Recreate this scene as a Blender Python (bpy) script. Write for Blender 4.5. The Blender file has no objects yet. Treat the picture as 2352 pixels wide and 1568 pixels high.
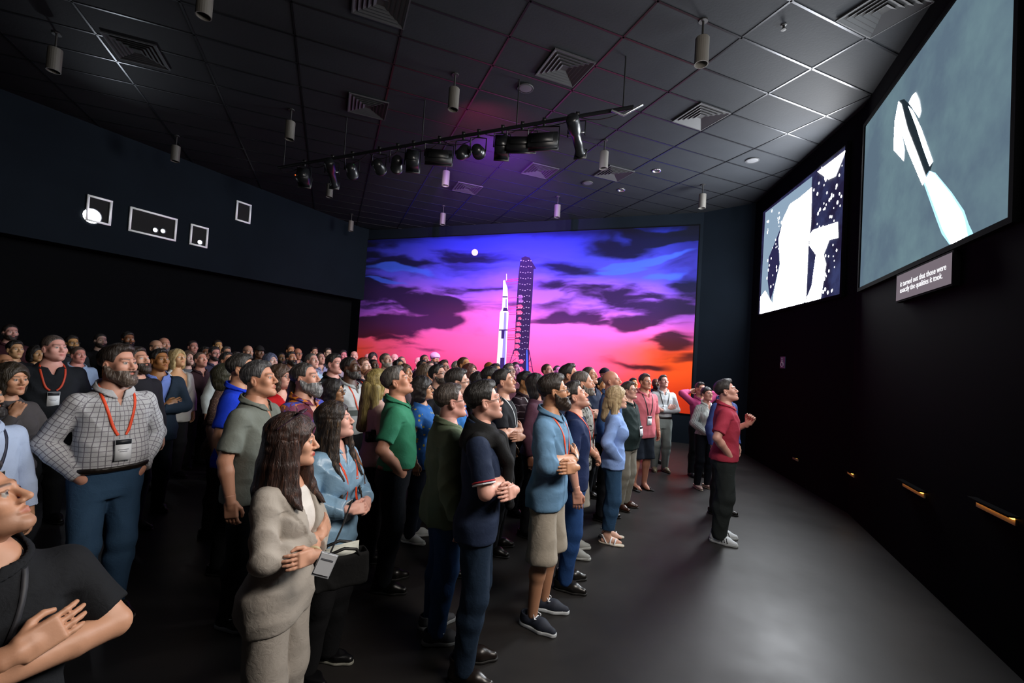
import bpy, bmesh, math, random
import numpy as np
from mathutils import Matrix, Vector
sc = bpy.context.scene
C = sc.collection
# ------------------------------------------------------------------ camera, exposure, world
HC, PITCH, ROLL, FPX = 1.93, .030, .061, 1030.0
cr = Vector((1, 0, 0)); cf = Vector((0, math.cos(PITCH), math.sin(PITCH))); cu = cr.cross(cf)
cr, cu = cr*math.cos(ROLL) + cu*math.sin(ROLL), cu*math.cos(ROLL) - cr*math.sin(ROLL)
cam = bpy.data.objects.new('camera', bpy.data.cameras.new('camera')); C.objects.link(cam)
cam.data.sensor_width = 36.0; cam.data.lens = FPX/2352*36.0; cam.data.clip_start = .05
cam.matrix_world = Matrix(((cr.x, cu.x, -cf.x, 0), (cr.y, cu.y, -cf.y, 0), (cr.z, cu.z, -cf.z, HC), (0, 0, 0, 1)))
sc.camera = cam
vs_ = sc.view_settings; vs_.view_transform = 'Standard'; vs_.look = 'None'; vs_.gamma = 1.0; vs_.use_curve_mapping = False; vs_.exposure = 0.0
w = bpy.data.worlds.new('World'); sc.world = w; w.use_nodes = True
w.node_tree.nodes['Background'].inputs[0].default_value = (.0006, .0007, .001, 1); w.node_tree.nodes['Background'].inputs[1].default_value = 1.0

def ray(x, y): return cf + cr*((x - 1176)/FPX) + cu*((784 - y)/FPX)
def at_depth(x, y, Y): d = ray(x, y); t = Y/d.y; return Vector((d.x*t, Y, HC + d.z*t))
def at_z(x, y, z): d = ray(x, y); t = (z - HC)/d.z; return Vector((d.x*t, d.y*t, z))

# ------------------------------------------------------------------ materials
def lin(c):
    if isinstance(c, str): c = [int(c[i:i+2], 16)/255 for i in (0, 2, 4)]
    return tuple(x/12.92 if x <= .04045 else ((x + .055)/1.055)**2.4 for x in c) + (1,)
_mats = {}
class NT:
    def __init__(s, name):
        s.m = bpy.data.materials.new(name); s.m.use_nodes = True; s.t = s.m.node_tree; s.b = s.t.nodes['Principled BSDF']; s.o = s.t.nodes['Material Output']
    def n(s, kind, **kw):
        nd = s.t.nodes.new('ShaderNode' + kind)
        for k, v in kw.items():
            if k in nd.bl_rna.properties: setattr(nd, k, v)
            else: nd.inputs[k.replace('_', ' ')].default_value = v
        return nd
    def l(s, a, b): s.t.links.new(a, b)
    def mix(s, fac, a, b, blend='MIX'):
        m = s.n('Mix', data_type='RGBA', blend_type=blend)
        for i, v in ((0, fac), (6, a), (7, b)):
            if hasattr(v, 'is_output'): s.l(v, m.inputs[i])
            else: m.inputs[i].default_value = v
        return m.outputs[2]
    def math(s, op, a, b=0., c=0.):
        m = s.n('Math', operation=op)
        for i, v in enumerate((a, b, c)):
            if hasattr(v, 'is_output'): s.l(v, m.inputs[i])
            else: m.inputs[i].default_value = v
        return m.outputs[0]
    def ramp(s, x, *stops):
        r = s.n('ValToRGB'); e = r.color_ramp.elements
        while len(e) < len(stops): e.new(.5)
        for q, (p, c) in zip(e, stops): q.position = p; q.color = c
        s.l(x, r.inputs[0]); return r.outputs[0]
    def noise(s, scale, detail=3., rough=.5, vec=None, dist=0.):
        n = s.n('TexNoise', Scale=scale, Detail=detail, Roughness=rough, Distortion=dist)
        if vec is None: vec = s.n('TexCoord').outputs['Object']
        s.l(vec, n.inputs['Vector']); return n.outputs['Fac']
    def bump(s, h, strength=.3, dist=.01):
        b = s.n('Bump', Strength=strength, Distance=dist); s.l(h, b.inputs['Height']); s.l(b.outputs[0], s.b.inputs['Normal'])
    def base(s, v):
        if hasattr(v, 'is_output'): s.l(v, s.b.inputs['Base Color'])
        else: s.b.inputs['Base Color'].default_value = v
def cached(f):
    def g(*a, **k):
        key = (f.__name__, a, tuple(sorted(k.items())))
        if key not in _mats: _mats[key] = f(*a, **k)
        return _mats[key]
    return g
def dim(c, k): return (c[0]*k, c[1]*k, c[2]*k, 1)
@cached
def paint(name, col, rough=.6, metal=0., var=.12, scale=8., bump=0., spec=.5):
    t = NT(name); c = lin(col); n = t.noise(scale, 4.)
    t.base(t.mix(n, dim(c, 1 - var), dim(c, 1 + var)))
    t.b.inputs['Roughness'].default_value = rough; t.b.inputs['Metallic'].default_value = metal; t.b.inputs['Specular IOR Level'].default_value = spec
    if bump: t.bump(t.noise(scale*12, 3.), bump, .004)
    return t.m
@cached
def glow(name, col, strength):
    t = NT(name); t.base((.02, .02, .02, 1)); t.b.inputs['Emission Color'].default_value = lin(col); t.b.inputs['Emission Strength'].default_value = strength; t.b.inputs['Specular IOR Level'].default_value = 0.
    return t.m
@cached
def skin(tone, lip, hairc, stub=0., white='9c958e'):
    t = NT('skin'); c = lin(tone)
    n = t.noise(14., 4.); base = t.mix(n, dim(c, .86), dim(c, 1.10))
    n2 = t.noise(5., 2.); base = t.mix(t.math('MULTIPLY', n2, .35), base, (c[0]*1.05, c[1]*.80, c[2]*.74, 1))
    at = t.n('Attribute', attribute_name='mask'); sp = t.n('SeparateColor'); t.l(at.outputs['Color'], sp.inputs[0])
    if stub:
        st = t.n('Attribute', attribute_name='stubble'); base = t.mix(t.math('MULTIPLY', st.outputs['Fac'], stub), base, lin(hairc))
    base = t.mix(t.math('MULTIPLY', sp.outputs[0], .85), base, lin(lip))
    base = t.mix(t.math('MULTIPLY', sp.outputs[1], .80), base, lin(hairc))
    base = t.mix(sp.outputs[2], base, lin(white)); base = t.mix(at.outputs['Alpha'], base, (.012, .008, .006, 1))
    t.base(base); t.b.inputs['Roughness'].default_value = .48; t.b.inputs['Specular IOR Level'].default_value = .42
    t.bump(t.noise(160., 3.), .12, .002)
    return t.m
@cached
def hairm(col, col2=None, streak=.5):
    t = NT('hair'); mp = t.n('Mapping'); mp.inputs['Scale'].default_value = (1, 1, .12); t.l(t.n('TexCoord').outputs['Object'], mp.inputs[0])
    n = t.noise(75., 4., .65, mp.outputs[0], .6); c = lin(col); c2 = lin(col2) if col2 else dim(c, 1.9)
    t.base(t.ramp(n, (.30, dim(c, .45)), (.52, c), (.74, c2)))
    t.b.inputs['Roughness'].default_value = .50; t.bump(n, .9, .010); return t.m
@cached
def cloth(col, rough=.85, kind='plain', col2=None, col3=None, sheen=.0):
    t = NT('cloth_' + kind); c = lin(col); at = t.n('Attribute', attribute_name='cloth').outputs['Vector']; ob = t.n('TexCoord').outputs['Object']
    n = t.noise(9., 4.); base = t.mix(n, dim(c, .85), dim(c, 1.10))
    sx = t.n('SeparateXYZ'); t.l(at, sx.inputs[0]); u, v = sx.outputs[0], sx.outputs[1]
    def band(x, per, wd): return t.math('LESS_THAN', t.math('FRACT', t.math('DIVIDE', t.math('ADD', x, 5.), per)), wd)
    if kind == 'plaid':
        f = t.math('MAXIMUM', band(u, .030, .14), band(v, .030, .14)); base = t.mix(t.math('MULTIPLY', f, .8), base, lin(col2))
        g = t.math('MAXIMUM', band(u, .060, .05), band(v, .060, .05)); base = t.mix(t.math('MULTIPLY', g, .5), base, lin(col3 or col2))
    elif kind == 'hstripe': base = t.mix(band(v, .085, .06), base, lin(col2))
    elif kind == 'block':
        base = t.mix(t.math('LESS_THAN', v, 1.27), base, lin('9aa0a2')); m = t.math('MULTIPLY', t.math('LESS_THAN', v, 1.235), t.math('GREATER_THAN', v, 1.175)); base = t.mix(m, base, lin(col2))
    elif kind == 'vstripe':
        w = t.n('TexNoise', Scale=5., Detail=2.); t.l(ob, w.inputs['Vector']); f = band(t.math('ADD', u, t.math('MULTIPLY', w.outputs['Fac'], .012)), .022, .28); base = t.mix(t.math('MULTIPLY', f, .85), base, lin(col2))
    elif kind == 'floral':
        vo = t.n('TexVoronoi', Scale=11., Randomness=1.); ns = t.n('TexNoise', Scale=6., Detail=3., Distortion=1.5); t.l(ob, ns.inputs['Vector']); t.l(t.mix(.35, ob, ns.outputs['Color']), vo.inputs['Vector'])
        sp = t.n('SeparateColor'); t.l(vo.outputs['Color'], sp.inputs[0])
        base = t.ramp(sp.outputs[0], (.0, lin('2a1a2c')), (.30, lin('6a2f4a')), (.45, lin('c9761c')), (.60, lin('33204a')), (.72, lin('4a55b8')), (.85, lin('8a6a72')), (1., lin('5b1c22')))
    elif kind == 'print':
        vo = t.n('TexVoronoi', Scale=16., Randomness=.8); t.l(ob, vo.inputs['Vector']); f = t.math('LESS_THAN', vo.outputs['Distance'], .22); base = t.mix(f, base, lin(col2))
    elif kind == 'speck':
        f = t.math('GREATER_THAN', t.noise(90., 2.), .58); base = t.mix(f, base, lin(col2))
    elif kind == 'palm':
        f = t.math('GREATER_THAN', t.noise(12., 3., .6, None, 1.6), .53); base = t.mix(f, base, lin(col2))
    elif kind == 'denim':
        base = t.mix(t.math('MULTIPLY', t.noise(3.5, 3.), .8), base, dim(c, 1.9)); base = t.mix(t.math('MULTIPLY', t.noise(220., 2.), .4), base, dim(c, .5))
    t.base(base); t.b.inputs['Roughness'].default_value = rough; t.b.inputs['Specular IOR Level'].default_value = .25 if rough > .6 else .5
    if sheen: t.b.inputs['Sheen Weight'].default_value = sheen
    n3 = t.noise(26., 4., .55, None, .8); t.bump(t.math('ADD', t.math('MULTIPLY', n3, .9), t.math('MULTIPLY', t.noise(420., 2.), .10)), .35, .010)
    return t.m

# ------------------------------------------------------------------ object helpers
def link(name, me, m=None, parent=None, loc=None):
    o = bpy.data.objects.new(name, me); C.objects.link(o)
    if m is not None:
        if me is not None and len(me.materials) == 0: me.materials.append(m)
        elif me is not None: o.material_slots[0].link = 'OBJECT'; o.material_slots[0].material = m
    if parent is not None: o.parent = parent
    if loc is not None: o.location = loc
    return o
def tag(o, label=None, cat=None, group=None, kind=None):
    for k, v in (('label', label), ('category', cat), ('group', group), ('kind', kind)):
        if v: o[k] = v
    return o
def empty(name, loc=(0, 0, 0), rz=0.):
    o = bpy.data.objects.new(name, None); o.empty_display_size = .1; C.objects.link(o); o.location = loc; o.rotation_euler = (0, 0, rz); return o
def shape(name, vs, fs, smooth=False):
    me = bpy.data.meshes.new(name); me.from_pydata([tuple(map(float, v)) for v in vs], [], [tuple(map(int, f)) for f in fs]); me.update()
    if smooth: me.shade_smooth()
    return me
# ------------------------------------------------------------------ people: implicit surfaces meshed with surface nets
f4 = np.float32
def V(*a): return np.array(a, f4)
def ln(P): return np.sqrt((P*P).sum(-1))
def smin(a, b, k):
    h = np.clip(.5 + .5*(b - a)/k, 0, 1); return b + (a - b)*h - k*h*(1 - h)
def smax(a, b, k): return -smin(-a, -b, k)
def cone(P, a, b, ra, rb):
    a = np.asarray(a, f4); ba = np.asarray(b, f4) - a
    t = np.clip(((P - a) @ ba)/max(float(ba @ ba), 1e-9), 0, 1)
    return ln(P - a - t[:, None]*ba) - (ra + (rb - ra)*t)
def ell(P, c, r):
    q = P - np.asarray(c, f4); r = np.asarray(r, f4)
    k0 = ln(q/r); k1 = ln(q/(r*r)) + 1e-6
    return k0*(k0 - 1)/k1
def lump(P, amp, seed=0, fr=1.0):
    x, y, z = P[:, 0]*fr, P[:, 1]*fr, P[:, 2]*fr
    return amp*(np.sin(23*z + 9*x + 2.2*np.sin(8*y + 5*x + seed) + seed)*np.sin(15*x - 13*y + 1.7*np.sin(9*z + seed*2)) + .5*np.sin(47*z - 19*y + 21*x + seed*3))

def folds(P, amp, seed=0.):
    x, y, z = P[:, 0], P[:, 1], P[:, 2]
    a = 21*z + 9*np.abs(x)*np.sign(np.sin(seed*5 + 1)) + 2.6*np.sin(7*y + 6*x + seed) + 1.3*np.sin(13*x + 4*z + seed*2)
    b = 16*(x + y) - 9*z + 2.2*np.sin(9*z + 5*x + seed*3)
    m = .5 + .5*np.sin(5.3*x + 4.1*z + 3.7*y + seed*1.7)
    return amp*(m*(np.abs(np.sin(a)) - .6) + (1 - m)*(np.abs(np.sin(b)) - .6))*1.6

def polygonize(f, lo, hi, h):
    lo = np.array(lo, np.float64); hi = np.array(hi, np.float64); B = 5
    nb = np.maximum(np.ceil(((hi - lo)/h + 1)/B).astype(int), 1); N = nb*B
    bi = np.indices(nb).reshape(3, -1).T
    dc = f((lo + (bi*B + (B - 1)/2)*h).astype(f4))
    A = np.empty((nb[0], B, nb[1], B, nb[2], B), f4)
    A[:] = dc.reshape(nb)[:, None, :, None, :, None]
    kb = bi[np.abs(dc) < h*B*1.25 + h*1.5]
    if len(kb) == 0: return np.zeros((0, 3), f4), np.zeros((0, 4), np.int32)
    of = np.indices((B, B, B)).reshape(3, -1).T
    P = lo + (kb[:, None, :]*B + of)*h
    d = f(P.reshape(-1, 3).astype(f4)).reshape(len(kb), B, B, B)
    A[kb[:, 0], :, kb[:, 1], :, kb[:, 2], :] = d
    A = A.reshape(N)
    S = A < 0
    c = np.zeros(N - 1, np.uint8)
    for i in (0, 1):
        for j in (0, 1):
            for k in (0, 1): c += S[i:N[0]-1+i, j:N[1]-1+j, k:N[2]-1+k]
    act = (c > 0) & (c < 8); ix = np.argwhere(act)
    vid = np.full(N - 1, -1, np.int32); vid[act] = np.arange(len(ix))
    cor = np.array([(i, j, k) for i in (0, 1) for j in (0, 1) for k in (0, 1)])
    val = np.stack([A[tuple((ix + q).T)] for q in cor], 1)
    acc = np.zeros((len(ix), 3)); cnt = np.zeros(len(ix))
    for a in range(8):
        for b in range(a + 1, 8):
            if abs(cor[a] - cor[b]).sum() != 1: continue
            m = (val[:, a] < 0) != (val[:, b] < 0)
            t = val[m, a]/(val[m, a] - val[m, b])
            acc[m] += cor[a] + t[:, None]*(cor[b] - cor[a]); cnt[m] += 1
    vs = lo + (ix + acc/cnt[:, None])*h
    F = []
    for ax in range(3):
        u, w = (ax + 1) % 3, (ax + 2) % 3
        s0 = [slice(None)]*3; s1 = [slice(None)]*3
        s0[ax] = slice(0, -1); s1[ax] = slice(1, None)
        ch = S[tuple(s0)] != S[tuple(s1)]
        e = np.argwhere(ch); e = e[(e[:, u] > 0) & (e[:, w] > 0) & (e[:, u] < N[u]-1) & (e[:, w] < N[w]-1)]
        ins = S[tuple(e.T)]
        q = []
        for du, dw in ((-1, -1), (0, -1), (0, 0), (-1, 0)):
            p = e.copy(); p[:, u] += du; p[:, w] += dw; q.append(vid[tuple(p.T)])
        q = np.stack(q, 1); q[~ins] = q[~ins][:, ::-1]; F.append(q)
    return vs.astype(f4), np.concatenate(F).astype(np.int32)

def mesh_np(name, vs, fs, smooth=True):
    me = bpy.data.meshes.new(name); n = fs.shape[1]
    me.vertices.add(len(vs)); me.vertices.foreach_set('co', np.ascontiguousarray(vs, f4).ravel())
    me.loops.add(fs.size); me.loops.foreach_set('vertex_index', np.ascontiguousarray(fs, np.int32).ravel())
    me.polygons.add(len(fs)); me.polygons.foreach_set('loop_start', np.arange(len(fs), dtype=np.int32)*n)
    me.update(calc_edges=True)
    if smooth: me.shade_smooth()
    return me
def join(parts):
    vs, fs, o = [], [], 0
    for v, f in parts:
        vs.append(v); fs.append(f + o); o += len(v)
    return np.concatenate(vs), np.concatenate(fs)
def tube(pts, r, n=6):
    pts = np.array(pts, float); m = len(pts); r = np.broadcast_to(r, (m,))
    T = np.gradient(pts, axis=0); T /= np.linalg.norm(T, axis=1)[:, None] + 1e-9
    up = np.array([0, 0, 1.]) if abs(T[0, 2]) < .9 else np.array([1., 0, 0])
    vs = []
    for i in range(m):
        a = np.cross(T[i], up); a /= np.linalg.norm(a) + 1e-9; b = np.cross(T[i], a); up = -b if np.dot(-b, up) > 0 else b
        b = np.cross(T[i], a)
        for k in range(n):
            t = 2*math.pi*k/n; vs.append(pts[i] + r[i]*(math.cos(t)*a + math.sin(t)*b))
    fs = [(i*n + k, i*n + (k+1) % n, (i+1)*n + (k+1) % n, (i+1)*n + k) for i in range(m-1) for k in range(n)]
    fs += [(0, k+1, k+2, 0) for k in range(0)]
    return np.array(vs, f4), np.array(fs, np.int32)
def boxm(c, s, R=None):
    v = np.array([(x, y, z) for x in (-.5, .5) for y in (-.5, .5) for z in (-.5, .5)])*np.array(s)
    if R is not None: v = v @ np.array(R).T
    return (v + np.array(c)).astype(f4), np.array([(0, 1, 3, 2), (4, 6, 7, 5), (0, 4, 5, 1), (2, 3, 7, 6), (0, 2, 6, 4), (1, 5, 7, 3)], np.int32)

def rotx(a): c, s = math.cos(a), math.sin(a); return np.array([[1, 0, 0], [0, c, -s], [0, s, c]], f4)
def rotz(a): c, s = math.cos(a), math.sin(a); return np.array([[c, -s, 0], [s, c, 0], [0, 0, 1]], f4)
HEADC, PIVOT = V(0, .015, 1.655), V(0, -.015, 1.545)
LOD = [dict(body=.010, head=.0036, hand=.0042, cloth=.0085, hair=.0055), dict(body=.014, head=.0052, hand=.0062, cloth=.012, hair=.008),
       dict(body=.021, head=.0078, hand=.010, cloth=.017, hair=.011)]

TZ = [.78, .86, .94, 1.03, 1.12, 1.24, 1.34, 1.41, 1.455, 1.49, 1.53]
TM = dict(w=[.150, .166, .166, .152, .150, .168, .176, .160, .120, .085, .060], d=[.10, .118, .118, .104, .104, .116, .114, .100, .082, .070, .058],
          c=[-.01, -.014, -.012, .002, .004, 0, -.006, -.014, -.02, -.024, -.026])
TF = dict(w=[.146, .162, .160, .136, .126, .144, .152, .140, .105, .072, .052], d=[.10, .118, .116, .094, .090, .100, .102, .088, .072, .060, .050],
          c=[-.012, -.02, -.014, 0, .002, 0, -.006, -.012, -.018, -.022, -.024])

def pose_arm(name, s):
    """elbow, wrist, hand direction, back-of-hand normal, finger curl in degrees"""
    P = {'hang': ((.250, -.035, 1.145), (.262, .035, .895), (0, .12, -1), (1, .1, 0), 28),
         'pocket': ((.285, -.085, 1.165), (.162, .072, .962), (-.08, .12, -.98), (.85, .5, 0), 8),
         'low': ((.255, -.01, 1.145), (.075, .165, .975), (-.75, .35, -.5), (.3, .85, .4), 35),
         'clasp': ((.262, -.005, 1.165), (.085, .225, 1.125), (-.80, .45, -.05), (.35, .80, .45), 42),
         'raise': ((.262, .0, 1.165), (.185, .215, 1.30), (-.25, .45, .85), (.8, .55, .1), 85),
         'behind': ((.37, -.03, 1.555), (.11, -.165, 1.60), (-.9, -.1, .1), (.1, -.9, .2), 20)}
    if name == 'crossed_high':
        e, w, d, n, c = pose_arm('crossed', s); return e*V(1.16, 1, 1) + V(0, .02, .055), w + V(0, .02, .095), d, n, c
    if name == 'crossed':
        if s > 0: return V(.242, .055, 1.165), V(-.055, .172, 1.190), V(-.93, -.18, .30), V(.1, .95, .25), 18
        return V(-.242, .06, 1.160), V(.098, .212, 1.150), V(.93, -.34, .08), V(.15, .95, .15), 22
    if name == 'chin':
        if s > 0: return V(.20, .15, 1.19), V(.075, .165, 1.395), V(-.45, -.05, .9), V(.7, .7, .1), 75
        return V(-.262, .05, 1.160), V(.05, .205, 1.150), V(.96, -.16, .05), V(.15, .95, .15), 20
    e, w, d, n, c = P[name]; m = V(s, 1, 1)
    return V(*e)*m, V(*w)*m, V(*d)*m, V(*n)*m, c

class Fig:
    def __init__(s, fem=False, girth=1., belly=0., pose=('hang', 'hang'), pitch=12., hyaw=0., face=None, stance=.10, cross=None, bust=1.):
        s.fem, s.girth, s.belly, s.bust = fem, girth, belly, bust
        s.T = TF if fem else TM
        s.R = rotz(math.radians(hyaw)) @ rotx(math.radians(pitch))
        s.face = dict(dict(nose=1., jaw=1., fat=0., long=0.), **(face or {}))
        s.sx = (.148 if fem else .172)*(.6 + .4*girth)
        s.ar = (.80 if fem else 1.)*(.5 + .5*girth)
        s.arms = {}
        for sd, nm in ((1, pose[0]), (-1, pose[1])):
            e, w, d, n, c = pose_arm(nm, sd)
            k = .90 if fem else 1.
            ex = V((k if nm in ('hang', 'pocket') else .95 if fem else 1.)*(.55 + .45*girth), 1, 1)
            e, w = e*ex, w*ex
            if nm == 'pocket': w = w*V(.90, 1, 1) + V(0, belly*.25 - .012, -.012)
            if belly and nm in ('crossed', 'crossed_high', 'clasp', 'low', 'raise', 'chin'): w = w + V(0, belly*.75, 0); e = e + V(0, belly*.3, 0)
            d = d/np.linalg.norm(d); n = n - d*float(n @ d); n = n/np.linalg.norm(n)
            s.pk = getattr(s, 'pk', {}); s.pk[sd] = nm == 'pocket'
            s.arms[sd] = (V(sd*s.sx, -.012, 1.408 if not fem else 1.402), e, w, d, n, c)
        s.st = stance
        s.legs = {sd: (V(sd*.088*(.5 + .5*girth), -.005, .92), V(sd*(s.st - .002), .02, .50), V(sd*s.st, -.025, .085)) for sd in (1, -1)}
    def torso(s, P, inf=0.):
        z = P[:, 2]
        b = s.belly*np.exp(-((z - 1.08)/.13)**2)
        w = np.interp(z, TZ, s.T['w'])*s.girth + b*.5 + inf; d = np.interp(z, TZ, s.T['d'])*s.girth + b*.55 + inf; c = np.interp(z, TZ, s.T['c']) + b*.5
        x = np.abs(P[:, 0])/w; y = np.abs(P[:, 1] - c)/d
        r = ((x**2.35 + y**2.35)**(1/2.35) - 1)*np.minimum(w, d)
        r = smax(r, np.maximum(z - 1.535, .80 - z), .02)
        if s.fem and s.bust > 0:
            Q = P.copy(); Q[:, 0] = np.abs(Q[:, 0])
            r = smin(r, ell(Q, (.070*s.girth, .072*s.girth, 1.265), V(.068, .062, .070)*(.55 + .45*s.bust)*s.girth + np.broadcast_to(np.asarray(inf, f4), (len(P),))[:, None]), .05)
        return r
    def arm(s, P, sd, inf=0., loose=0.):
        sh, e, w = s.arms[sd][:3]; a = s.ar
        d = cone(P, sh, e, .052*a + inf + loose*.5, .042*a + inf + loose)
        m = e + (w - e)*.28
        d = smin(d, cone(P, e, m, .041*a + inf + loose, .043*a + inf + loose), .012)
        return smin(d, cone(P, m, w, .043*a + inf + loose, .026*a + inf + loose*.6), .012)
    def leg(s, P, sd, inf=0., loose=0.):
        h, k, a = s.legs[sd]; g = .45 + .55*s.girth
        d = cone(P, h, k, .088*g + inf, .056*g + inf + loose)
        m = k + (a - k)*.3 + V(0, -.012, 0)
        d = smin(d, cone(P, k, m, .055*g + inf + loose, .054*g + inf + loose), .03)
        return smin(d, cone(P, m, a, .054*g + inf + loose, .036 + inf + loose), .03)
    def to_head(s, P): return ((P - PIVOT) @ s.R) - (HEADC - PIVOT)
    def from_head(s, q): return (np.asarray(q, f4) + (HEADC - PIVOT)) @ s.R.T + PIVOT
    def neck(s, P, inf=0.):
        return cone(P, (0, -.032, 1.44), s.from_head(V(0, -.022, -.055)), (.050 if s.fem else .064)*(.6 + .4*s.girth) + inf, (.047 if s.fem else .058)*(.7 + .3*s.girth) + inf)
    def head(s, p, detail=True):
        fc = s.face; Q = p.copy(); Q[:, 0] = np.abs(Q[:, 0]); fm = s.fem; ft = fc['fat']
        d = ell(p, (0, -.016, .038), (.076, .098, .086))
        d = smin(d, ell(p, (0, .028, -.045 - fc['long']*.5), (.058 + ft, .064 + ft*.3, .080 + fc['long'])), .035)
        jw = (.043 if fm else .050)*fc['jaw'] + ft*.6
        d = smin(d, cone(Q, (jw, .004, -.062), (.012, .074, -.100 - fc['long']), .018 + ft*.4, .017 if fm else .020), .026)
        d = smin(d, ell(Q, (.042, .062, -.02), (.021 + ft*.5, .020, .022)), .03)
        d = smin(d, cone(Q, (0, .0905, .024), (.042, .073, .025), .0075 if fm else .010, .009), .016)
        d = smax(d, -ell(Q, (.0315, .103, .003), (.019, .016, .0115)), .012)
        n = fc['nose']
        d = smin(d, cone(p, (0, .088, .016), (0, .090 + .0205*n, -.028), .0070, .0105*n), .012)
        d = smin(d, ell(Q, (.0115*n, .098, -.034), (.009, .013, .0085)), .008)
        d = smin(d, cone(Q, (0, .0975, -.0585), (.020, .087, -.064), .0062, .003), .008)
        d = smin(d, cone(Q, (0, .0960, -.0705), (.017, .087, -.068), .0072, .003), .007)
        d = smin(d, ell(p, (0, .083, -.102 - fc['long']), (.019, .016, .016)), .02)
        d = smin(d, ln(Q - V(.0315, .0785, .002)) - .0125, .003)
        d = smin(d, cone(Q, (.018, .0905, .011), (.043, .082, .009), .0035, .003), .004)
        ear = ell(Q @ rotx(-.22).T, (.079, -.011, -.012), (.0105, .019, .031))
        ear = smax(ear, -ell(Q, (.089, -.003, -.006), (.007, .010, .017)), .004)
        return smin(d, ear, .006)
    def hand(s, P, sd):
        sh, e, w, dr, nm, curl = s.arms[sd]; sc = .90 if s.fem else 1.
        y = dr; z = nm; x = np.cross(y, z)
        L = ((P - w) @ np.stack([x, y, z], 1).astype(f4))/sc
        ts = -sd       # the thumb's side
        q = np.abs(L - V(0, .052, 0)) - V(.031, .040, .006)
        d = np.minimum(q.max(1), 0) + ln(np.maximum(q, 0)) - .0095
        d = smin(d, cone(L, (0, -.03, 0), (0, .03, 0), .0255, .022), .02)
        if s.pk[sd]: return cone(L, (0, -.03, 0), (0, .015, 0), .0255, .018)*sc
        for i, (fx, fl) in enumerate(zip((-.031, -.0105, .0105, .031), (.070, .082, .076, .060) if ts < 0 else (.060, .076, .082, .070))):
            p0 = np.array([fx, .090, 0.]); an = math.radians(curl*(.45 + .06*i)); fan = fx*1.6
            rr = .0092
            for k, fr in enumerate((.46, .30, .24)):
                p1 = p0 + fl*fr*np.array([math.sin(fan)*math.cos(an), math.cos(fan)*math.cos(an), -math.sin(an)])
                d = smin(d, cone(L, p0, p1, rr, rr*.93), .0045); p0 = p1; an += math.radians(curl*.9); rr *= .93
        t = [(ts*.026, .018, -.006), (ts*.052, .052, -.016), (ts*.055, .083, -.022 - curl*.0002), (ts*.046, .106, -.028 - curl*.0003)]
        for k in range(3): d = smin(d, cone(L, t[k], t[k+1], (.016, .0115, .0105)[k], (.0115, .0105, .0085)[k]), .010 if k == 0 else .004)
        return d*sc
    # ---- meshes
    def body_mesh(s, lod, bare_feet=False):
        L = LOD[lod]; out = []
        def main(P):
            d = s.torso(P)
            for sd in (1, -1):
                d = smin(d, s.arm(P, sd), .035); d = smin(d, s.leg(P, sd), .03)
            d = smin(d, s.neck(P, -.002), .03)
            if bare_feet:
                for sd in (1, -1): d = smin(d, s.foot(P, sd), .02)
            return smax(d, .008 - P[:, 2], .004)
        out.append(polygonize(main, (-.45, -.27, -.02), (.45, .36, 1.63), L['body']))
        def hd(P):
            d = smin(s.head(s.to_head(P)), smax(s.neck(P), 1.475 - P[:, 2], .004), .022)
            return d
        c = s.from_head(V(0, .0, 0)); nb = len(out[0][0])
        h = polygonize(hd, (c[0] - .13, min(c[1] - .17, -.13), 1.46), (c[0] + .13, c[1] + .17, c[2] + .17), L['head']); out.append(h)
        for sd in (1, -1):
            w, dr = s.arms[sd][2], s.arms[sd][3]; c = w + dr*.07
            out.append(polygonize(lambda P: smin(s.hand(P, sd), smax(s.arm(P, sd), -((P - w) @ dr) - .045, .004), .012), c - .155, c + .155, L['hand']))
        vs, fs = join(out)
        me = mesh_np('body', vs, fs)
        m = np.zeros((len(vs), 4), f4); q = s.to_head(vs); hv = np.zeros(len(vs), bool); hv[nb:nb + len(h[0])] = True
        ax = np.abs(q[:, 0])
        lip = np.minimum(((ax/.022)**2 + ((q[:, 2] + .0645)/.0105)**2), 9); m[:, 0] = np.clip(1.35 - lip, 0, 1)*(q[:, 1] > .082)
        bl = .029 + .09*(ax - .03) - 5*(ax - .03)**2
        m[:, 1] = np.clip(1.5 - np.abs(q[:, 2] - bl)/.0042, 0, 1)*(ax > .011)*(ax < .050)*(q[:, 1] > .055)
        ed = ln(np.stack([ax - .0315, q[:, 1] - .0785, q[:, 2] - .002], 1)); eye = (ed < .0145)*(q[:, 1] > .083)*(np.abs(q[:, 2] - .002) < .0072)
        m[:, 2] = eye; ir = ((ax - .0315)**2 + (q[:, 2] - .0035)**2) < .0058**2; m[:, 3] = eye*ir
        ln_ = (ed < .019)*(q[:, 1] > .08)*(np.abs(q[:, 2] - .010) < .0028)*(ax < .046); m[:, 1] = np.maximum(m[:, 1], .7*ln_)
        m[~hv] = 0
        a = me.attributes.new('mask', 'FLOAT_COLOR', 'POINT'); a.data.foreach_set('color', m.ravel())
        b = np.zeros(len(vs), f4)
        zl = np.interp(q[:, 1], [-.02, .0, .03, .085, .12], [-.03, -.012, -.035, -.05, -.052])
        b[:] = np.clip((zl - q[:, 2])/.012, 0, 1)*np.clip((q[:, 2] + .16)/.03, 0, 1)*np.clip((q[:, 1] + .005)/.02, 0, 1)*(m[:, 0] < .3)*hv
        a = me.attributes.new('stubble', 'FLOAT', 'POINT'); a.data.foreach_set('value', b)
        return me
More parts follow.
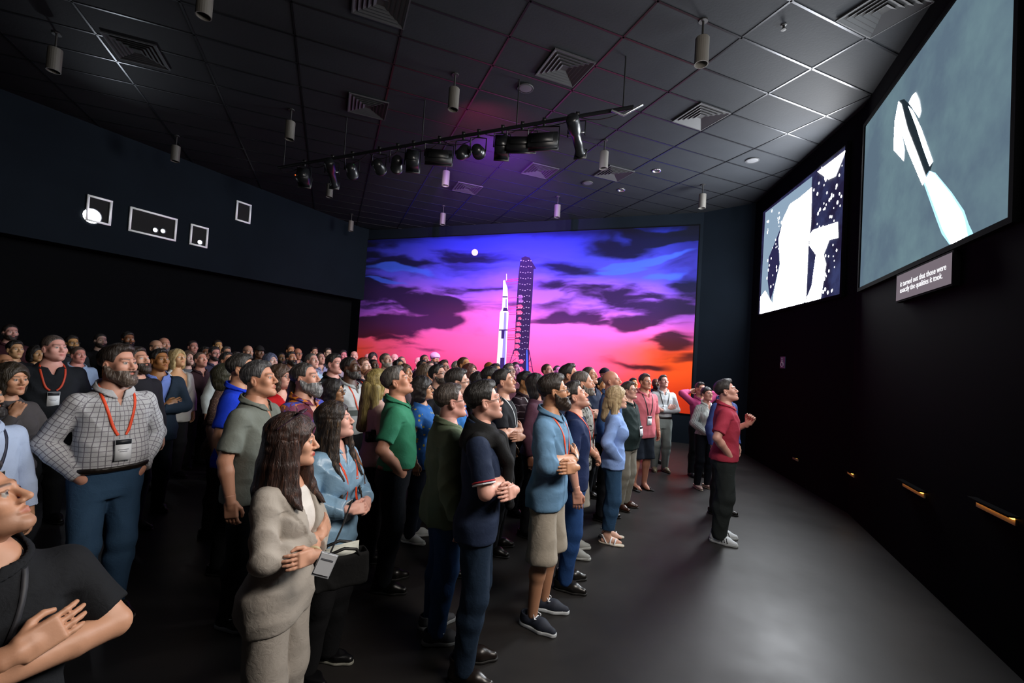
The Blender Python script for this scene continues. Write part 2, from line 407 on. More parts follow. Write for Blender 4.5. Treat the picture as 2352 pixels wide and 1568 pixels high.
    def foot(s, P, sd, inf=0., toes=True):
        a = s.legs[sd][2]; Lc = (P - V(a[0], a[1], 0)) @ rotz(-sd*.18).T
        d = cone(Lc, (0, -.045, .035), (0, .09, .030), .030 + inf, .034 + inf)
        d = smin(d, cone(Lc, (0, .09, .026), (0, .150, .018), .032 + inf, .020 + inf), .03)
        return smin(d, cone(Lc, (0, -.02, .10), (0, .05, .045), .034 + inf, .028 + inf), .03)
    def shoe_frame(s, sd): a = s.legs[sd][2]; return V(a[0], a[1], 0), rotz(-sd*.18)
    def shoe_mesh(s, sd, lod, high=.10, pointy=0.):
        o, R = s.shoe_frame(sd)
        def f(P):
            L = (P - o) @ R
            d = cone(L, (0, -.055, .045), (0, .08, .040), .040, .046)
            d = smin(d, cone(L, (0, .08, .034), (0, .165 + pointy, .026), .044, .028 - pointy*.3), .03)
            d = smin(d, cone(L, (0, -.035, .05), (0, -.045, high), .044, .043), .02)
            d = smax(d, np.maximum(.018 - L[:, 2], L[:, 2] - high), .005)
            return smax(d, -cone(L, (0, -.04, high - .012), (0, -.04, high + .1), .034, .034), .004)
        return mesh_np('shoe', *polygonize(f, o + V(-.12, -.14, 0), o + V(.12, .25, high + .03), .007 if lod < 1 else .011))
    def sole_mesh(s, sd, lod, th=.024, pointy=0.):
        o, R = s.shoe_frame(sd)
        def f(P):
            L = (P - o) @ R; L2 = L.copy(); L2[:, 2] = 0
            d = smin(cone(L2, (0, -.055, 0), (0, .08, 0), .044, .050), cone(L2, (0, .08, 0), (0, .165 + pointy, 0), .048, .032 - pointy*.3), .02)
            return smax(d, np.abs(L[:, 2] - th/2) - th/2, .003)
        return mesh_np('sole', *polygonize(f, o + V(-.12, -.14, -.02), o + V(.12, .25, .05), .006 if lod < 1 else .009))
    # ---- clothes
    def top_sdf(s, g):
        inf = g.get('inf', .010); hem = g.get('hem', .86); L = g.get('sleeve', .6); loose = g.get('loose', .010); vz = g.get('v', None); vt = g.get('vt', .38)
        lap = g.get('lapel', 0); amp = g.get('fold', .0042); sd_ = g.get('seed', 1.); plk = g.get('placket', 0)
        nz = g.get('neckz', 1.505); fl = g.get('flare', 0.)
        def f(P):
            x, y, z = P.T; i = np.full(len(P), inf, f4)
            if vz is not None:
                vd = np.abs(x)*math.cos(vt) - (z - vz)*math.sin(vt)
                if lap: i = i + .009*((vd > -.004) & (vd < lap*np.clip((z - vz)/.30, .25, 1)) & (y > -.02) & (z > vz - .02))
            if plk: i = i + .0035*((np.abs(x) < .018) & (y > 0) & (z > plk))
            if hem < .99: i = i + .012*np.clip((1.10 - z)/.08, 0, 1)
            if fl: i = i + fl*np.clip((1.06 - z)/.2, 0, 1)
            d = s.torso(P, i); d = smin(d, s.neck(P, inf*.8), .02)
            if hem < .95:
                for sd in (1, -1): d = smin(d, s.leg(P, sd, inf + .014, 0.) + .012*np.clip((z - .96)/.05, 0, 1), .03)
            d = smax(d, hem - z - g.get('hemc', 0.)*np.cos(np.arctan2(x, y + 1e-5)*2), .005)
            for sd in (1, -1):
                sh, e, w = s.arms[sd][:3]
                a = s.arm(P, sd, inf, loose)
                if L <= 1: c = sh + (e - sh)*L; n = (e - sh)
                else: c = e + (w - e)*(L - 1); n = (w - e)
                n = n/np.linalg.norm(n); cut = (P - c) @ n
                if g.get('cuff'): a = a - .004*((cut > -g['cuff']) & (cut < .02) & (ln(P - c) < .16))
                if L <= 1: lim = smax(cone(P, sh, c, .052*s.ar + inf + loose*.5, (.042 + .010*(1 - L))*s.ar + inf + loose), cut, .004)
                else: lim = smax(a, np.where(cone(P, e, w, 0, 0) < cone(P, sh, e, 0, 0), cut, -.05), .004)
                d = smin(d, lim, np.where(z > 1.36, .045, g.get('k', .018)))
            if amp: d = d + folds(P, amp, sd_)*np.clip((1.47 - z)/.10, 0, 1)
            d = smax(d, z - (nz - .42*np.maximum(y, -.06)) - 1.5*np.maximum(np.abs(x) - .095, 0), .004)
            if vz is not None: d = smax(d, -smax(vd, .0 - y, .004), .003)
            return d
        return f
    def top_mesh(s, g, lod):
        f = s.top_sdf(g); h = LOD[lod]['cloth']
        vs, fs = polygonize(f, (-.46, -.30, g.get('hem', .86) - .06), (.46, .38, 1.66 if s.arms[1][1][2] > 1.5 else 1.56), h)
        me = mesh_np('shirt', vs, fs)
        T = s.torso(vs); uv = np.stack([np.arctan2(vs[:, 0], vs[:, 1] + .0)*.16, vs[:, 2], np.zeros(len(vs))], 1)
        for sd in (1, -1):
            sh, e, w = s.arms[sd][:3]
            da = s.arm(vs, sd); m = (da < T - .004) & (np.abs(vs[:, 0]) > .1) | (da < T - .02)
            l1 = np.linalg.norm(e - sh); t1 = np.clip(((vs - sh) @ (e - sh))/l1**2, 0, 1); l2 = np.linalg.norm(w - e); t2 = np.clip(((vs - e) @ (w - e))/l2**2, 0, 1)
            d1 = ln(vs - sh - t1[:, None]*(e - sh)); d2 = ln(vs - e - t2[:, None]*(w - e)); up = d1 <= d2
            al = np.where(up, ((vs - sh) @ (e - sh))/l1, l1 + ((vs - e) @ (w - e))/l2)
            ax = np.where(up[:, None], (e - sh)/l1, (w - e)/l2); ct = np.where(up[:, None], sh + t1[:, None]*(e - sh), e + t2[:, None]*(w - e)); rr = vs - ct
            b1 = np.cross(ax, V(0, 1, 0.2)); b1 /= np.linalg.norm(b1, axis=1)[:, None]; b2 = np.cross(ax, b1)
            an = np.arctan2((rr*b1).sum(1), (rr*b2).sum(1))*.055
            uv[m] = np.stack([an, 1.42 - al, np.zeros(len(vs))], 1)[m]
        a = me.attributes.new('cloth', 'FLOAT_VECTOR', 'POINT'); a.data.foreach_set('vector', uv.astype(f4).ravel())
        return me, f
    def bottom_sdf(s, g):
        inf = g.get('inf', .012); loose = g.get('loose', .012); end = g.get('end', .045); waist = g.get('waist', 1.02); amp = g.get('fold', .0040); fl = g.get('flare', 0.)
        def f(P):
            z = P[:, 2]; d = s.torso(P, inf - .005)
            for sd in (1, -1):
                d = smin(d, s.leg(P, sd, inf, loose) - fl*np.clip((.8 - z)/.3, 0, 1), .022)
            d = smax(d, np.maximum(end - z, z - waist), .005)
            return d + folds(P*V(1.7, 1.7, .5), amp, 4.)*np.clip((.98 - z)/.1, 0, 1)
        return f
    def bottom_mesh(s, g, lod):
        vs, fs = polygonize(s.bottom_sdf(g), (-.36, -.27, g.get('end', .045) - .04), (.36, .30, 1.08), LOD[lod]['cloth'])
        return mesh_np('trousers', vs, fs)
    def belt_mesh(s, z0, z1, inf=.018):
        return mesh_np('belt', *polygonize(lambda P: smax(s.torso(P, inf), np.abs(P[:, 2] - (z0 + z1)/2) - (z1 - z0)/2, .003), (-.3, -.25, z0 - .03), (.3, .32, z1 + .03), .010))
    def collar_mesh(s, lod, inf=.012, v=.42, hi=1.532, big=1.):
        def f(P):
            x, y, z = P[:, 0], P[:, 1] + .030, P[:, 2]
            zt = hi - .40*np.maximum(y - .0, -.07) ; zb = zt - .040*big - .018*np.clip(y/.06, 0, 1)*big
            du = smin(s.torso(P), s.neck(P), .03); d = np.abs(du - .016 - .16*np.clip(zt - z, 0, .06)) - (.0045, .0055, .0078)[lod]
            d = smax(d, np.maximum(z - zt, zb - z)*.8, .003)
            d = smax(d, np.sqrt(x*x + y*y) - (.092 if s.fem else .104)*(.6 + .4*s.girth) - .20*np.clip(y, 0, .1), .003)
            vd = np.abs(x)*math.cos(v) - (z - (hi - .115))*math.sin(v)
            return smax(d, -np.maximum(vd, .02 - y), .003)
        return mesh_np('collar', *polygonize(f, (-.15, -.16, 1.36), (.15, .12, 1.60), (.0046, .0055, .008)[lod]))
    def to_body(s, me):
        n = len(me.vertices); a = np.empty(n*3, f4); me.vertices.foreach_get('co', a)
        me.vertices.foreach_set('co', s.from_head(a.reshape(-1, 3)).astype(f4).ravel()); me.update(); return me
    # ---- hair, in head space
    def hair_mesh(s, kind, lod):
        h = LOD[lod]['hair']; nz = lambda p, a: lump(p*V(1, .45, .45), a, 2.3, 5.2) + .6*lump(p*V(1.2, .3, .5), a, .7, 9.)
        scalp = lambda p, t, top=0.: ell(p, (0, -.019, .040 + top*.5), (.0775 + t, .100 + t, .088 + t + top))
        gy = [-.13, -.085, -.045, -.020, -.006, .010, .034, .044, .062, .092, .12]
        gz = [-.085, -.080, -.055, -.028, .020, .020, -.006, .040, .076, .084, .086]
        lo, hi = V(-.15, -.19, -.17), V(.15, .15, .19)
        if kind in ('short', 'side', 'buzz', 'ring', 'curly', 'quiff', 'recede'):
            t = dict(short=.006, side=.008, buzz=.003, ring=.005, curly=.018, quiff=.007, recede=.006)[kind] + (.002 if lod == 2 else 0); am = dict(buzz=.0006, curly=.006).get(kind, .0022)
            def f(p):
                te = t*(.30 + .70*np.clip((p[:, 2] + .01)/.07, 0, 1))
                d = scalp(p, t) + (t - te)
                if kind in ('side', 'quiff'): d = smin(d, ell(p, (0, .035, .100), (.052, .054, .036) if kind == 'quiff' else (.055, .060, .030)), .03)
                if kind == 'short': d = smin(d, ell(p, (0, .012, .100), (.056, .076, .028)), .03)
                d = d + nz(p, am)
                g = np.interp(p[:, 1], gy, gz)
                if kind == 'recede': g = g + .030*np.clip((p[:, 1] - .02)/.04, 0, 1)*np.clip(np.abs(p[:, 0])/.045, .35, 1)
                d = smax(d, (g - p[:, 2])*.75, .008)
                if kind == 'ring': d = smax(d, p[:, 2] - .048 + np.clip(p[:, 1] - .02, 0, 1)*.8, .012)
                ear = ell(np.abs(p)*V(1, 0, 0) + p*V(0, 1, 1), (.082, -.008, -.006), (.022, .020, .034))
                return smax(d, -ear, .006)
        elif kind in ('bob', 'long', 'bun', 'shag', 'wave'):
            t = dict(bob=.022, long=.016, bun=.010, shag=.030, wave=.024)[kind]
            def f(p):
                Q = p.copy(); Q[:, 0] = np.abs(Q[:, 0])
                d = scalp(p, t)
                if kind in ('bob', 'shag', 'wave'):
                    d = smin(d, ell(Q, (.064, -.028, -.045), (.034, .074, .105)), .04)
                    d = smin(d, ell(p, (0, -.085, -.040), (.085, .045, .105)), .04)
                if kind == 'long':
                    d = smin(d, ell(Q, (.060, -.035, -.05), (.028, .060, .12)), .04); d = smin(d, ell(p, (0, -.082, -.06), (.075, .035, .12)), .04)
                if kind == 'bun': d = smin(d, ell(p, (0, -.125, .02), (.042, .036, .04)), .02)
                d = d + nz(p, .004 if kind == 'shag' else .0028)
                fy = .020 if kind != 'bun' else .012
                face = ell(p, (0, .115, -.040), (.072, .090, .112)) if kind != 'shag' else ell(p, (0, .115, -.045), (.066, .075, .098))
                d = smax(d, -face, .010)
                g = np.interp(p[:, 1], [-.2, -.05, .02, .06, .12], [-.2, -.2, -.2, .0, .058] if kind != 'bun' else [-.08, -.06, .0, .05, .066])
                d = smax(d, (g - p[:, 2])*.7, .008)
                if kind == 'bob': d = smax(d, -.125 - p[:, 2], .01)
                return d
            lo, hi = V(-.17, -.20, -.22), V(.17, .16, .20)
        elif kind == 'turban':
            def f(p):
                d = ell(p @ rotx(.30).T, (0, -.016, .066), (.098, .122, .088)); w = np.sin((p[:, 2]*70 + np.abs(p[:, 0])*52 + p[:, 1]*22))
                return smax(d + .0022*w, (np.interp(p[:, 1], [-.15, -.02, .03, .12], [-.06, -.03, .02, .045]) - p[:, 2])*.8, .008)
        elif kind == 'cap':
            def f(p):
                d = smax(scalp(p, .016, .008), (.048 - .15*p[:, 1] - p[:, 2]), .006)
                v = smax(ell(p, (0, .105, .045), (.072, .085, .05)), np.abs(p[:, 2] - .050 + .25*np.abs(p[:, 0])**1.2 + .12*(p[:, 1] - .08)) - .004, .003)
                return smin(d, smax(v, .05 - p[:, 1], .003), .006)
            hi = V(.15, .22, .19)
        vs, fs = polygonize(f, lo, hi, h)
        me = mesh_np('hair', s.from_head(vs), fs)
        return me
    def beard_mesh(s, kind, lod):
        t = dict(short=.0055, full=.012, long=.016, goatee=.007)[kind]
        def f(p):
            d = s.head(p) - t
            if kind in ('full', 'long'): d = smin(d, ell(p, (0, .074, -.120), (.040, .036, .034) if kind == 'full' else (.044, .040, .052)), .03)
            zl = np.interp(p[:, 1], [-.02, .0, .018, .045, .075, .095, .12], [-.02, -.004, -.022, -.046, -.044, -.0475, -.047])
            if kind == 'goatee': zl = np.where(np.abs(p[:, 0]) > .030, -.2, zl)
            d = smax(d + lump(p, .0016, 1.1, 5.), (p[:, 2] - zl)*.8, .006)
            d = smax(d, -.004 - p[:, 1] if kind != 'goatee' else .05 - p[:, 1], .01)
            mouth = ell(np.abs(p)*V(1, 0, 0) + p*V(0, 1, 1), (0, .105, -.0655), (.020, .03, .0085)); d = smax(d, -mouth, .003)
            d = smax(d, -ell(p, (0, .115, -.030), (.019, .02, .0155)), .003)
            neck = -.125 - p[:, 2] if kind == 'short' else -.19 - p[:, 2]
            return smax(d, neck, .01)
        vs, fs = polygonize(f, V(-.12, -.05, -.2), V(.12, .16, .02), LOD[lod]['head']*1.15)
        return mesh_np('beard', s.from_head(vs), fs)
    def glasses_mesh(s, lod, w=.024, hh=.017, r=.0019):
        out = []; n = 14
        for sd in (1, -1):
            a = [(sd*.0325 + w*math.copysign(abs(math.cos(t))**.7, math.cos(t)), .108 - .10*abs(w*math.cos(t)*sd + .0325)**1.15, .001 + hh*math.copysign(abs(math.sin(t))**.75, math.sin(t))) for t in np.linspace(0, 2*math.pi, n)]
            out.append(tube(a, r, 5))
            out.append(tube([(sd*.0565, .101, .006), (sd*.069, .085, .008), (sd*.0805, .03, .008), (sd*.083, -.008, .010), (sd*.081, -.025, -.008)], r*1.05, 5))
        out.append(tube([(-.0095, .112, .005), (0, .1145, .008), (.0095, .112, .005)], r, 5))
        vs, fs = join(out); return mesh_np('glasses', s.from_head(vs), fs)
    def snap(s, f, p, off=.003):
        p = np.array(p, f4).reshape(-1, 3); e = .004
        for _ in range(6):
            d = f(p); g = np.stack([f(p + V(e, 0, 0)) - f(p - V(e, 0, 0)), f(p + V(0, e, 0)) - f(p - V(0, e, 0)), f(p + V(0, 0, e)) - f(p - V(0, 0, e))], 1)
            gn = g/(ln(g)[:, None] + 1e-9); p = p - np.clip(d - off, -.05, .05)[:, None]*gn
        return p, gn
    def ribbon(s, f, ctrl, width, off=.004, n=18, name='lanyard', th=.0009):
        ctrl = np.array(ctrl, float); t = np.linspace(0, len(ctrl) - 1, n); i = np.minimum(t.astype(int), len(ctrl) - 2); u = (t - i)[:, None]
        p = ctrl[i]*(1 - u) + ctrl[i + 1]*u
        p, nn = s.snap(f, p, off)
        k = np.array([.25, .5, .25])
        for _ in range(2): p[1:-1] = p[:-2]*.25 + p[1:-1]*.5 + p[2:]*.25
        T = np.gradient(p, axis=0); sdv = np.cross(T, nn); sdv /= ln(sdv)[:, None] + 1e-9
        a, b = p - sdv*width/2, p + sdv*width/2
        vs = np.stack([a + nn*th, b + nn*th, b - nn*th, a - nn*th], 1).reshape(-1, 3); m = len(p)
        fs = [(q*4 + k_, q*4 + (k_ + 1) % 4, q*4 + 4 + (k_ + 1) % 4, q*4 + 4 + k_) for q in range(m - 1) for k_ in range(4)]
        return vs.astype(f4), np.array(fs, np.int32)
# ------------------------------------------------------------------ the room: plan corners in metres, camera at the origin
ZC = 5.80
C1, C2 = Vector((-5.00, 14.90, 0)), Vector((4.62, 11.15, 0))
W1, W2, W3, W4, W5 = Vector((5.46, 10.30, 0)), Vector((4.85, 6.35, 0)), Vector((3.43, 2.86, 0)), Vector((1.40, -.05, 0)), Vector((-1.2, -3.2, 0))
B0 = Vector((-12.2, .0, 0))
ROOM = [C1, C2, W1, W2, W3, W4, W5, B0]
def inside(x, y):
    r = False
    for i in range(len(ROOM)):
        a, b = ROOM[i], ROOM[i-1]
        if (a.y > y) != (b.y > y) and x < (b.x - a.x)*(y - a.y)/(b.y - a.y) + a.x: r = not r
    return r
CEN = Vector((-3, 5, 0))
def wall_dir(a, b):
    d = (b - a); d.z = 0; d.normalize(); n = Vector((-d.y, d.x, 0))
    if n.dot(CEN - a) < 0: n = -n
    return d, n
def on_wall(x, y, a, b, off=0.):
    d, n = wall_dir(a, b); r = ray(x, y); o = Vector((0, 0, HC)); t = ((a + n*off) - o).dot(n)/r.dot(n); return o + r*t
def prism(poly, n, th):
    """flat polygon (3D points) extruded by th along n"""
    k = len(poly); vs = [p for p in poly] + [p + n*th for p in poly]
    return vs, [tuple(range(k)), tuple(range(2*k - 1, k - 1, -1))] + [(i, i + k, (i + 1) % k + k, (i + 1) % k) for i in range(k)]
def wall(name, a, b, z0, z1, m, off=0., th=.2):
    d, n = wall_dir(a, b); p = [a - n*off, b - n*off]; q = [Vector((v.x, v.y, z)) for v, z in ((p[0], z0), (p[1], z0), (p[1], z1), (p[0], z1))]
    return tag(link(name, shape(name, *prism(q, -n, th)), m), kind='structure')
def box(c, s, R=None): return boxm(c, s, R)

m_wall = paint('black_wall_paint', '0b1219', .8, var=.25, scale=1.5, bump=.15, spec=.08)
m_wall_lo = paint('black_curtain_wall', '07080a', .9, var=.2, scale=1.2, spec=.05)
t = NT('polished_dark_concrete'); n1 = t.noise(1.1, 5., .6); n2 = t.noise(9., 4.)
t.base(t.mix(t.math('MULTIPLY', n2, .5), t.mix(n1, lin('201e1d'), lin('302d2b')), lin('17191b'))); t.l(t.ramp(n1, (.3, (.40,)*3 + (1,)), (.7, (.55,)*3 + (1,))), t.b.inputs['Roughness']); t.bump(t.noise(4., 4.), .05, .01)
t.b.inputs['Specular IOR Level'].default_value = .30; m_floor = t.m
vs = [Vector((v.x*1.02, v.y*1.02, 0)) for v in ROOM]
tag(link('floor', shape('floor', *prism([Vector((-13, -4, 0)), Vector((6.5, -4, 0)), Vector((6.5, 16, 0)), Vector((-13, 16, 0))], Vector((0, 0, -1)), .2)), m_floor), kind='structure')
wall('wall_mural', C1, C2, 0, 6.1, m_wall)
wall('wall_corner', C2, W1, 0, 6.1, m_wall)
wall('wall_screen_far', W1, W2, 0, 6.1, m_wall_lo)
wall('wall_screen_centre', W2, W3, 0, 6.1, m_wall_lo)
wall('wall_screen_near', W3, W4, 0, 6.1, m_wall_lo)
wall('wall_right', W4, W5, 0, 6.1, m_wall_lo)
wall('wall_rear', W5, B0, 0, 6.1, m_wall_lo)
wall('wall_back_upper', B0, C1, 3.45, 6.1, m_wall, th=.62)
wall('wall_back_lower', B0 - Vector((0, 0, 0)), C1, 0, 3.6, m_wall_lo, off=.55)

# ---- ceiling: 2 x 4 ft lay-in tiles turned to the walls
GY, GU = .38531503, .6096; GX0, GY0 = 6.91079319*GU, 5.28271609*GU
ga, gb = Vector((math.cos(GY), math.sin(GY), 0)), Vector((-math.sin(GY), math.cos(GY), 0))
def gpos(i, j): return ga*(GX0 + j*2*GU) + gb*(GY0 + i*GU)
m_tile = paint('painted_ceiling_tile', '232528', .62, var=.12, scale=3., bump=.3, spec=.05)
m_bar = paint('ceiling_grid_metal', '2c2d31', .28, .75, var=.05)
ceil = tag(link('ceiling', shape('ceiling', *prism([Vector((-13, -4, ZC + .05)), Vector((6.5, -4, ZC + .05)), Vector((6.5, 16, ZC + .05)), Vector((-13, 16, ZC + .05))], Vector((0, 0, 1)), .2)), paint('plenum_black', '0c0c0e', .9)), kind='structure')
tile_me = shape('ceiling_tile', *[x for x in boxm((0, 0, 0), (1.2192 - .016, .6096 - .016, .03))])
tiles = []
for i in range(-40, 40):
    for j in range(-20, 20):
        c = gpos(i + .5, j + .5)
        if not any(inside(q_.x, q_.y) for q_ in (c, gpos(i, j), gpos(i + 1, j), gpos(i, j + 1), gpos(i + 1, j + 1))): continue
        d = Vector((c.x, c.y, ZC - HC)); z = d.dot(cf)
        see = z > .3 and abs(d.dot(cr)/z*FPX) < 1300 and -250 < 784 - d.dot(cu)/z*FPX
        tiles.append((not see, d.length, c))
tiles.sort(key=lambda q: (q[0], q[1])); rest = []
for k, (hid, dist, c) in enumerate(tiles):
    if k < 290 and not hid:
        o = link('ceiling_tile', tile_me, m_tile if k == 0 else None, ceil, (c.x, c.y, ZC + .012)); o.rotation_euler = (0, 0, GY)
    else: rest.append(boxm((c.x, c.y, ZC + .012), (1.2, .592, .03), [[math.cos(GY), -math.sin(GY), 0], [math.sin(GY), math.cos(GY), 0], [0, 0, 1]]))
if rest: tag(link('ceiling_tile_field', mesh_np('ceiling_tile_field', *join(rest), smooth=False), m_tile, ceil), kind='stuff')
def bar(a, b, wdt=.024, h=.012):
    d = (b - a).normalized(); c = (a + b)/2
    o = link('grid_bar', shape('grid_bar', *boxm((0, 0, 0), ((b - a).length, wdt, h))), m_bar, ceil, (c.x, c.y, ZC - .004)); o.rotation_euler = (0, 0, math.atan2(d.y, d.x))
def clipbar(p, d):
    ts = [t_ for t_ in np.arange(-30, 30, .1) if inside(p.x + d.x*t_, p.y + d.y*t_)]
    if len(ts) > 8: bar(p + d*(min(ts) - .25), p + d*(max(ts) + .25))
for i in range(-28, 30): clipbar(gpos(i, 0), ga)
for j in range(-16, 6): clipbar(gpos(0, j), gb)

# ---- screens on the three facets of the front wall
SZ0, SZ1 = 3.14, 5.40
def wall_pt(a, b, t_, z, off): d, n = wall_dir(a, b); p = a + d*t_ + n*off; return Vector((p.x, p.y, z))
def tpix(x, y, a, b): d, n = wall_dir(a, b); return (on_wall(x, y, a, b) - a).dot(d)
def screen_mat(name, c1, c2, k, scale=1.2):
    t = NT(name); n = t.noise(scale, 5., .6); t.base((.01, .01, .01, 1)); t.l(t.mix(t.ramp(n, (.42, (0, 0, 0, 1)), (.68, (1, 1, 1, 1))), lin(c1), lin(c2)), t.b.inputs['Emission Color']); t.b.inputs['Emission Strength'].default_value = k; t.b.inputs['Specular IOR Level'].default_value = 0.; return t.m
def screen(a, b, t0, t1, m, label):
    d, n = wall_dir(a, b); q = [wall_pt(a, b, t_, z, .03) for t_, z in ((t0, SZ0), (t1, SZ0), (t1, SZ1), (t0, SZ1))]
    root = empty('projection_screen', wall_pt(a, b, (t0 + t1)/2, SZ0, .0)); tag(root, label, 'screen', 'projection screens on the curved front wall')
    def put(name, me, mm): o = link(name, me, mm); o.parent = root; o.matrix_parent_inverse = Matrix.Translation(-root.location); return o
    put('picture', shape('picture', *prism(q, -n, .02)), m)
    e = .05; fr = []
    for (s0, s1, z0, z1) in ((t0 - e, t1 + e, SZ1, SZ1 + e), (t0 - e, t1 + e, SZ0 - e, SZ0), (t0 - e, t0, SZ0, SZ1), (t1, t1 + e, SZ0, SZ1)):
        fr.append(prism([wall_pt(a, b, s_, z, 0.002) for s_, z in ((s0, z0), (s1, z0), (s1, z1), (s0, z1))], n, .045))
    vs, fs, o_ = [], [], 0
    for v, f in fr: vs += v; fs += [tuple(i + o_ for i in g) for g in f]; o_ += len(v)
    put('frame', shape('frame', vs, fs), m_wall_lo)
    return root, put
def flat(put, name, a, b, pts, m, off, clip=None):
    d, n = wall_dir(a, b); q = []
    for x, y in pts:
        p = on_wall(x, y, a, b, off)
        if clip: s_ = min(max((p - a).dot(d), clip[0]), clip[1]); z = min(max(p.z, SZ0 + .005), SZ1 - .005); p = wall_pt(a, b, s_, z, off)
        q.append(p)
    me = shape(name, q, [tuple(range(len(q)))]); bm = bmesh.new(); bm.from_mesh(me); bmesh.ops.triangulate(bm, faces=bm.faces[:])
    for f in bm.faces:
        if f.normal.dot(n) < 0: f.normal_flip()
    bm.to_mesh(me); bm.free(); return put(name, me, m)
# centre screen: a climbing rocket with its exhaust plume
SCR_HI, SCR_LO = 75.0, 1.0
s0, s1 = tpix(1988, 470, W2, W3), tpix(2340, 300, W2, W3)
scr, put = screen(W2, W3, s0, s1, screen_mat('screen_haze_picture', '5c7080', '6f8a92', SCR_LO, .9), 'large grey-blue projection screen showing a climbing rocket with bright plume')
hot = glow('screen_white', 'f4faff', SCR_HI); warm = glow('screen_pale', 'cfe4f0', SCR_HI*.30); dark = glow('screen_dark', '223038', .8)
c3 = lambda *p: [(1400 + x/2.4706, y/2.4706) for x, y in p]
c4 = lambda *p: [(1700 + x/2.6135, 300 + y/2.6135) for x, y in p]
flat(put, 'rocket_core', W2, W3, c3((1645, 570), (1672, 562), (1700, 590), (1760, 700), (1835, 925), (1818, 975), (1795, 1010), (1745, 870), (1690, 730)), dark, .034, (s0, s1))
flat(put, 'lit_tank', W2, W3, c3((1640, 575), (1618, 690), (1612, 850), (1668, 912), (1672, 850), (1655, 740), (1690, 850), (1775, 1050), (1797, 1012), (1745, 870), (1690, 730), (1655, 590)), hot, .038, (s0, s1))
flat(put, 'lit_booster', W2, W3, c3((1694, 600), (1722, 628), (1770, 730), (1836, 915), (1816, 944), (1775, 830), (1740, 720)), warm, .038, (s0, s1))
flat(put, 'lit_nose', W2, W3, c3((1737, 524), (1716, 545), (1698, 582), (1756, 668), (1766, 630), (1757, 570)), hot, .038, (s0, s1))
flat(put, 'plume_halo', W2, W3, c4((1135, 240), (1095, 300), (1180, 540), (1210, 620), (1258, 690), (1300, 676), (1400, 628), (1372, 560), (1345, 480), (1270, 370), (1172, 252)), glow('screen_blue_halo', '9fd0e8', 1.6), .034, (s0, s1))
flat(put, 'plume', W2, W3, c4((1140, 245), (1107, 300), (1190, 520), (1215, 590), (1265, 684), (1310, 664), (1362, 630), (1345, 540), (1328, 490), (1260, 380), (1165, 260)), hot, .038, (s0, s1))
# far screen: launch pad by night, white booster and falling sparks
u0, u1 = tpix(1751, 600, W1, W2), tpix(1942, 520, W1, W2)
scr, put = screen(W1, W2, u0, u1, screen_mat('screen_night_picture', '231f3c', '39406a', 1.0, 2.2), 'bright white and navy screen of a launch beside a tower')
hot2 = glow('screen_white_far', 'f6faff', 60.); soft = glow('screen_smoke', '8fa6bc', 1.0)
flat(put, 'smoke', W1, W2, c4((152, 492), (432, 275), (415, 620), (385, 1040), (118, 1104)), soft, .034, (u0, u1))
flat(put, 'booster', W1, W2, c4((262, 520), (300, 440), (360, 400), (430, 340), (424, 560), (408, 700), (395, 1000), (380, 1038), (190, 1086), (205, 960), (240, 800), (232, 650)), hot2, .038, (u0, u1))
flat(put, 'shadow_tank', W1, W2, c4((258, 545), (228, 650), (236, 800), (200, 960), (180, 1020), (165, 900), (172, 760), (205, 680)), glow('screen_navy', '2a2a50', 1.), .042, (u0, u1))
flat(put, 'ground_glow', W1, W2, c4((150, 960), (190, 1030), (195, 1086), (118, 1104), (122, 1000)), hot2, .038, (u0, u1))
flat(put, 'umbilical', W1, W2, c4((640, 112), (572, 272), (530, 292), (465, 246)), glow('screen_white_top', 'fafcff', 220.), .038, (u0, u1))
flat(put, 'tower', W1, W2, c4((420, 620), (440, 595), (585, 548), (588, 642), (535, 655), (500, 745), (515, 800), (500, 900), (482, 1012), (388, 1036), (430, 930), (440, 850), (455, 745), (416, 690)), hot2, .038, (u0, u1))
rnd = random.Random(5); pr = []
d_, n_ = wall_dir(W1, W2); Rw = np.array([[d_.x, n_.x, 0], [d_.y, n_.y, 0], [0, 0, 1]])
for k in range(150):
    if k < 105: x, y = rnd.uniform(440, 640), rnd.uniform(180, 990)
    else: x, y = rnd.uniform(160, 260), rnd.uniform(480, 1000)
    p = on_wall(1700 + x/2.6135, 300 + y/2.6135, W1, W2, .046); s_ = (p - W1).dot(d_)
    if not (u0 + .05 < s_ < u1 - .05 and SZ0 + .05 < p.z < SZ1 - .05): continue
    r_ = rnd.choice((.012, .016, .022, .028)); vs = [(0, 0, 0)] + [(r_*math.cos(a), 0, 1.2*r_*math.sin(a)) for a in np.linspace(0, 2*math.pi, 7)[:-1]]
    fs = [(0, 1 + i, 1 + (i + 1) % 6, 0) for i in range(6)]
    pr.append((np.array(vs) @ Rw.T + np.array(p), np.array([(a, b, c) for a, b, c, _ in fs], np.int32)))
vs, fs, o_ = [], [], 0
for v, f in pr: vs.append(v); fs.append(f + o_); o_ += len(v)
put('sparks', shape('sparks', np.concatenate(vs), np.concatenate(fs)), glow('screen_spark', 'f4f6ff', 4.))['kind'] = 'stuff'
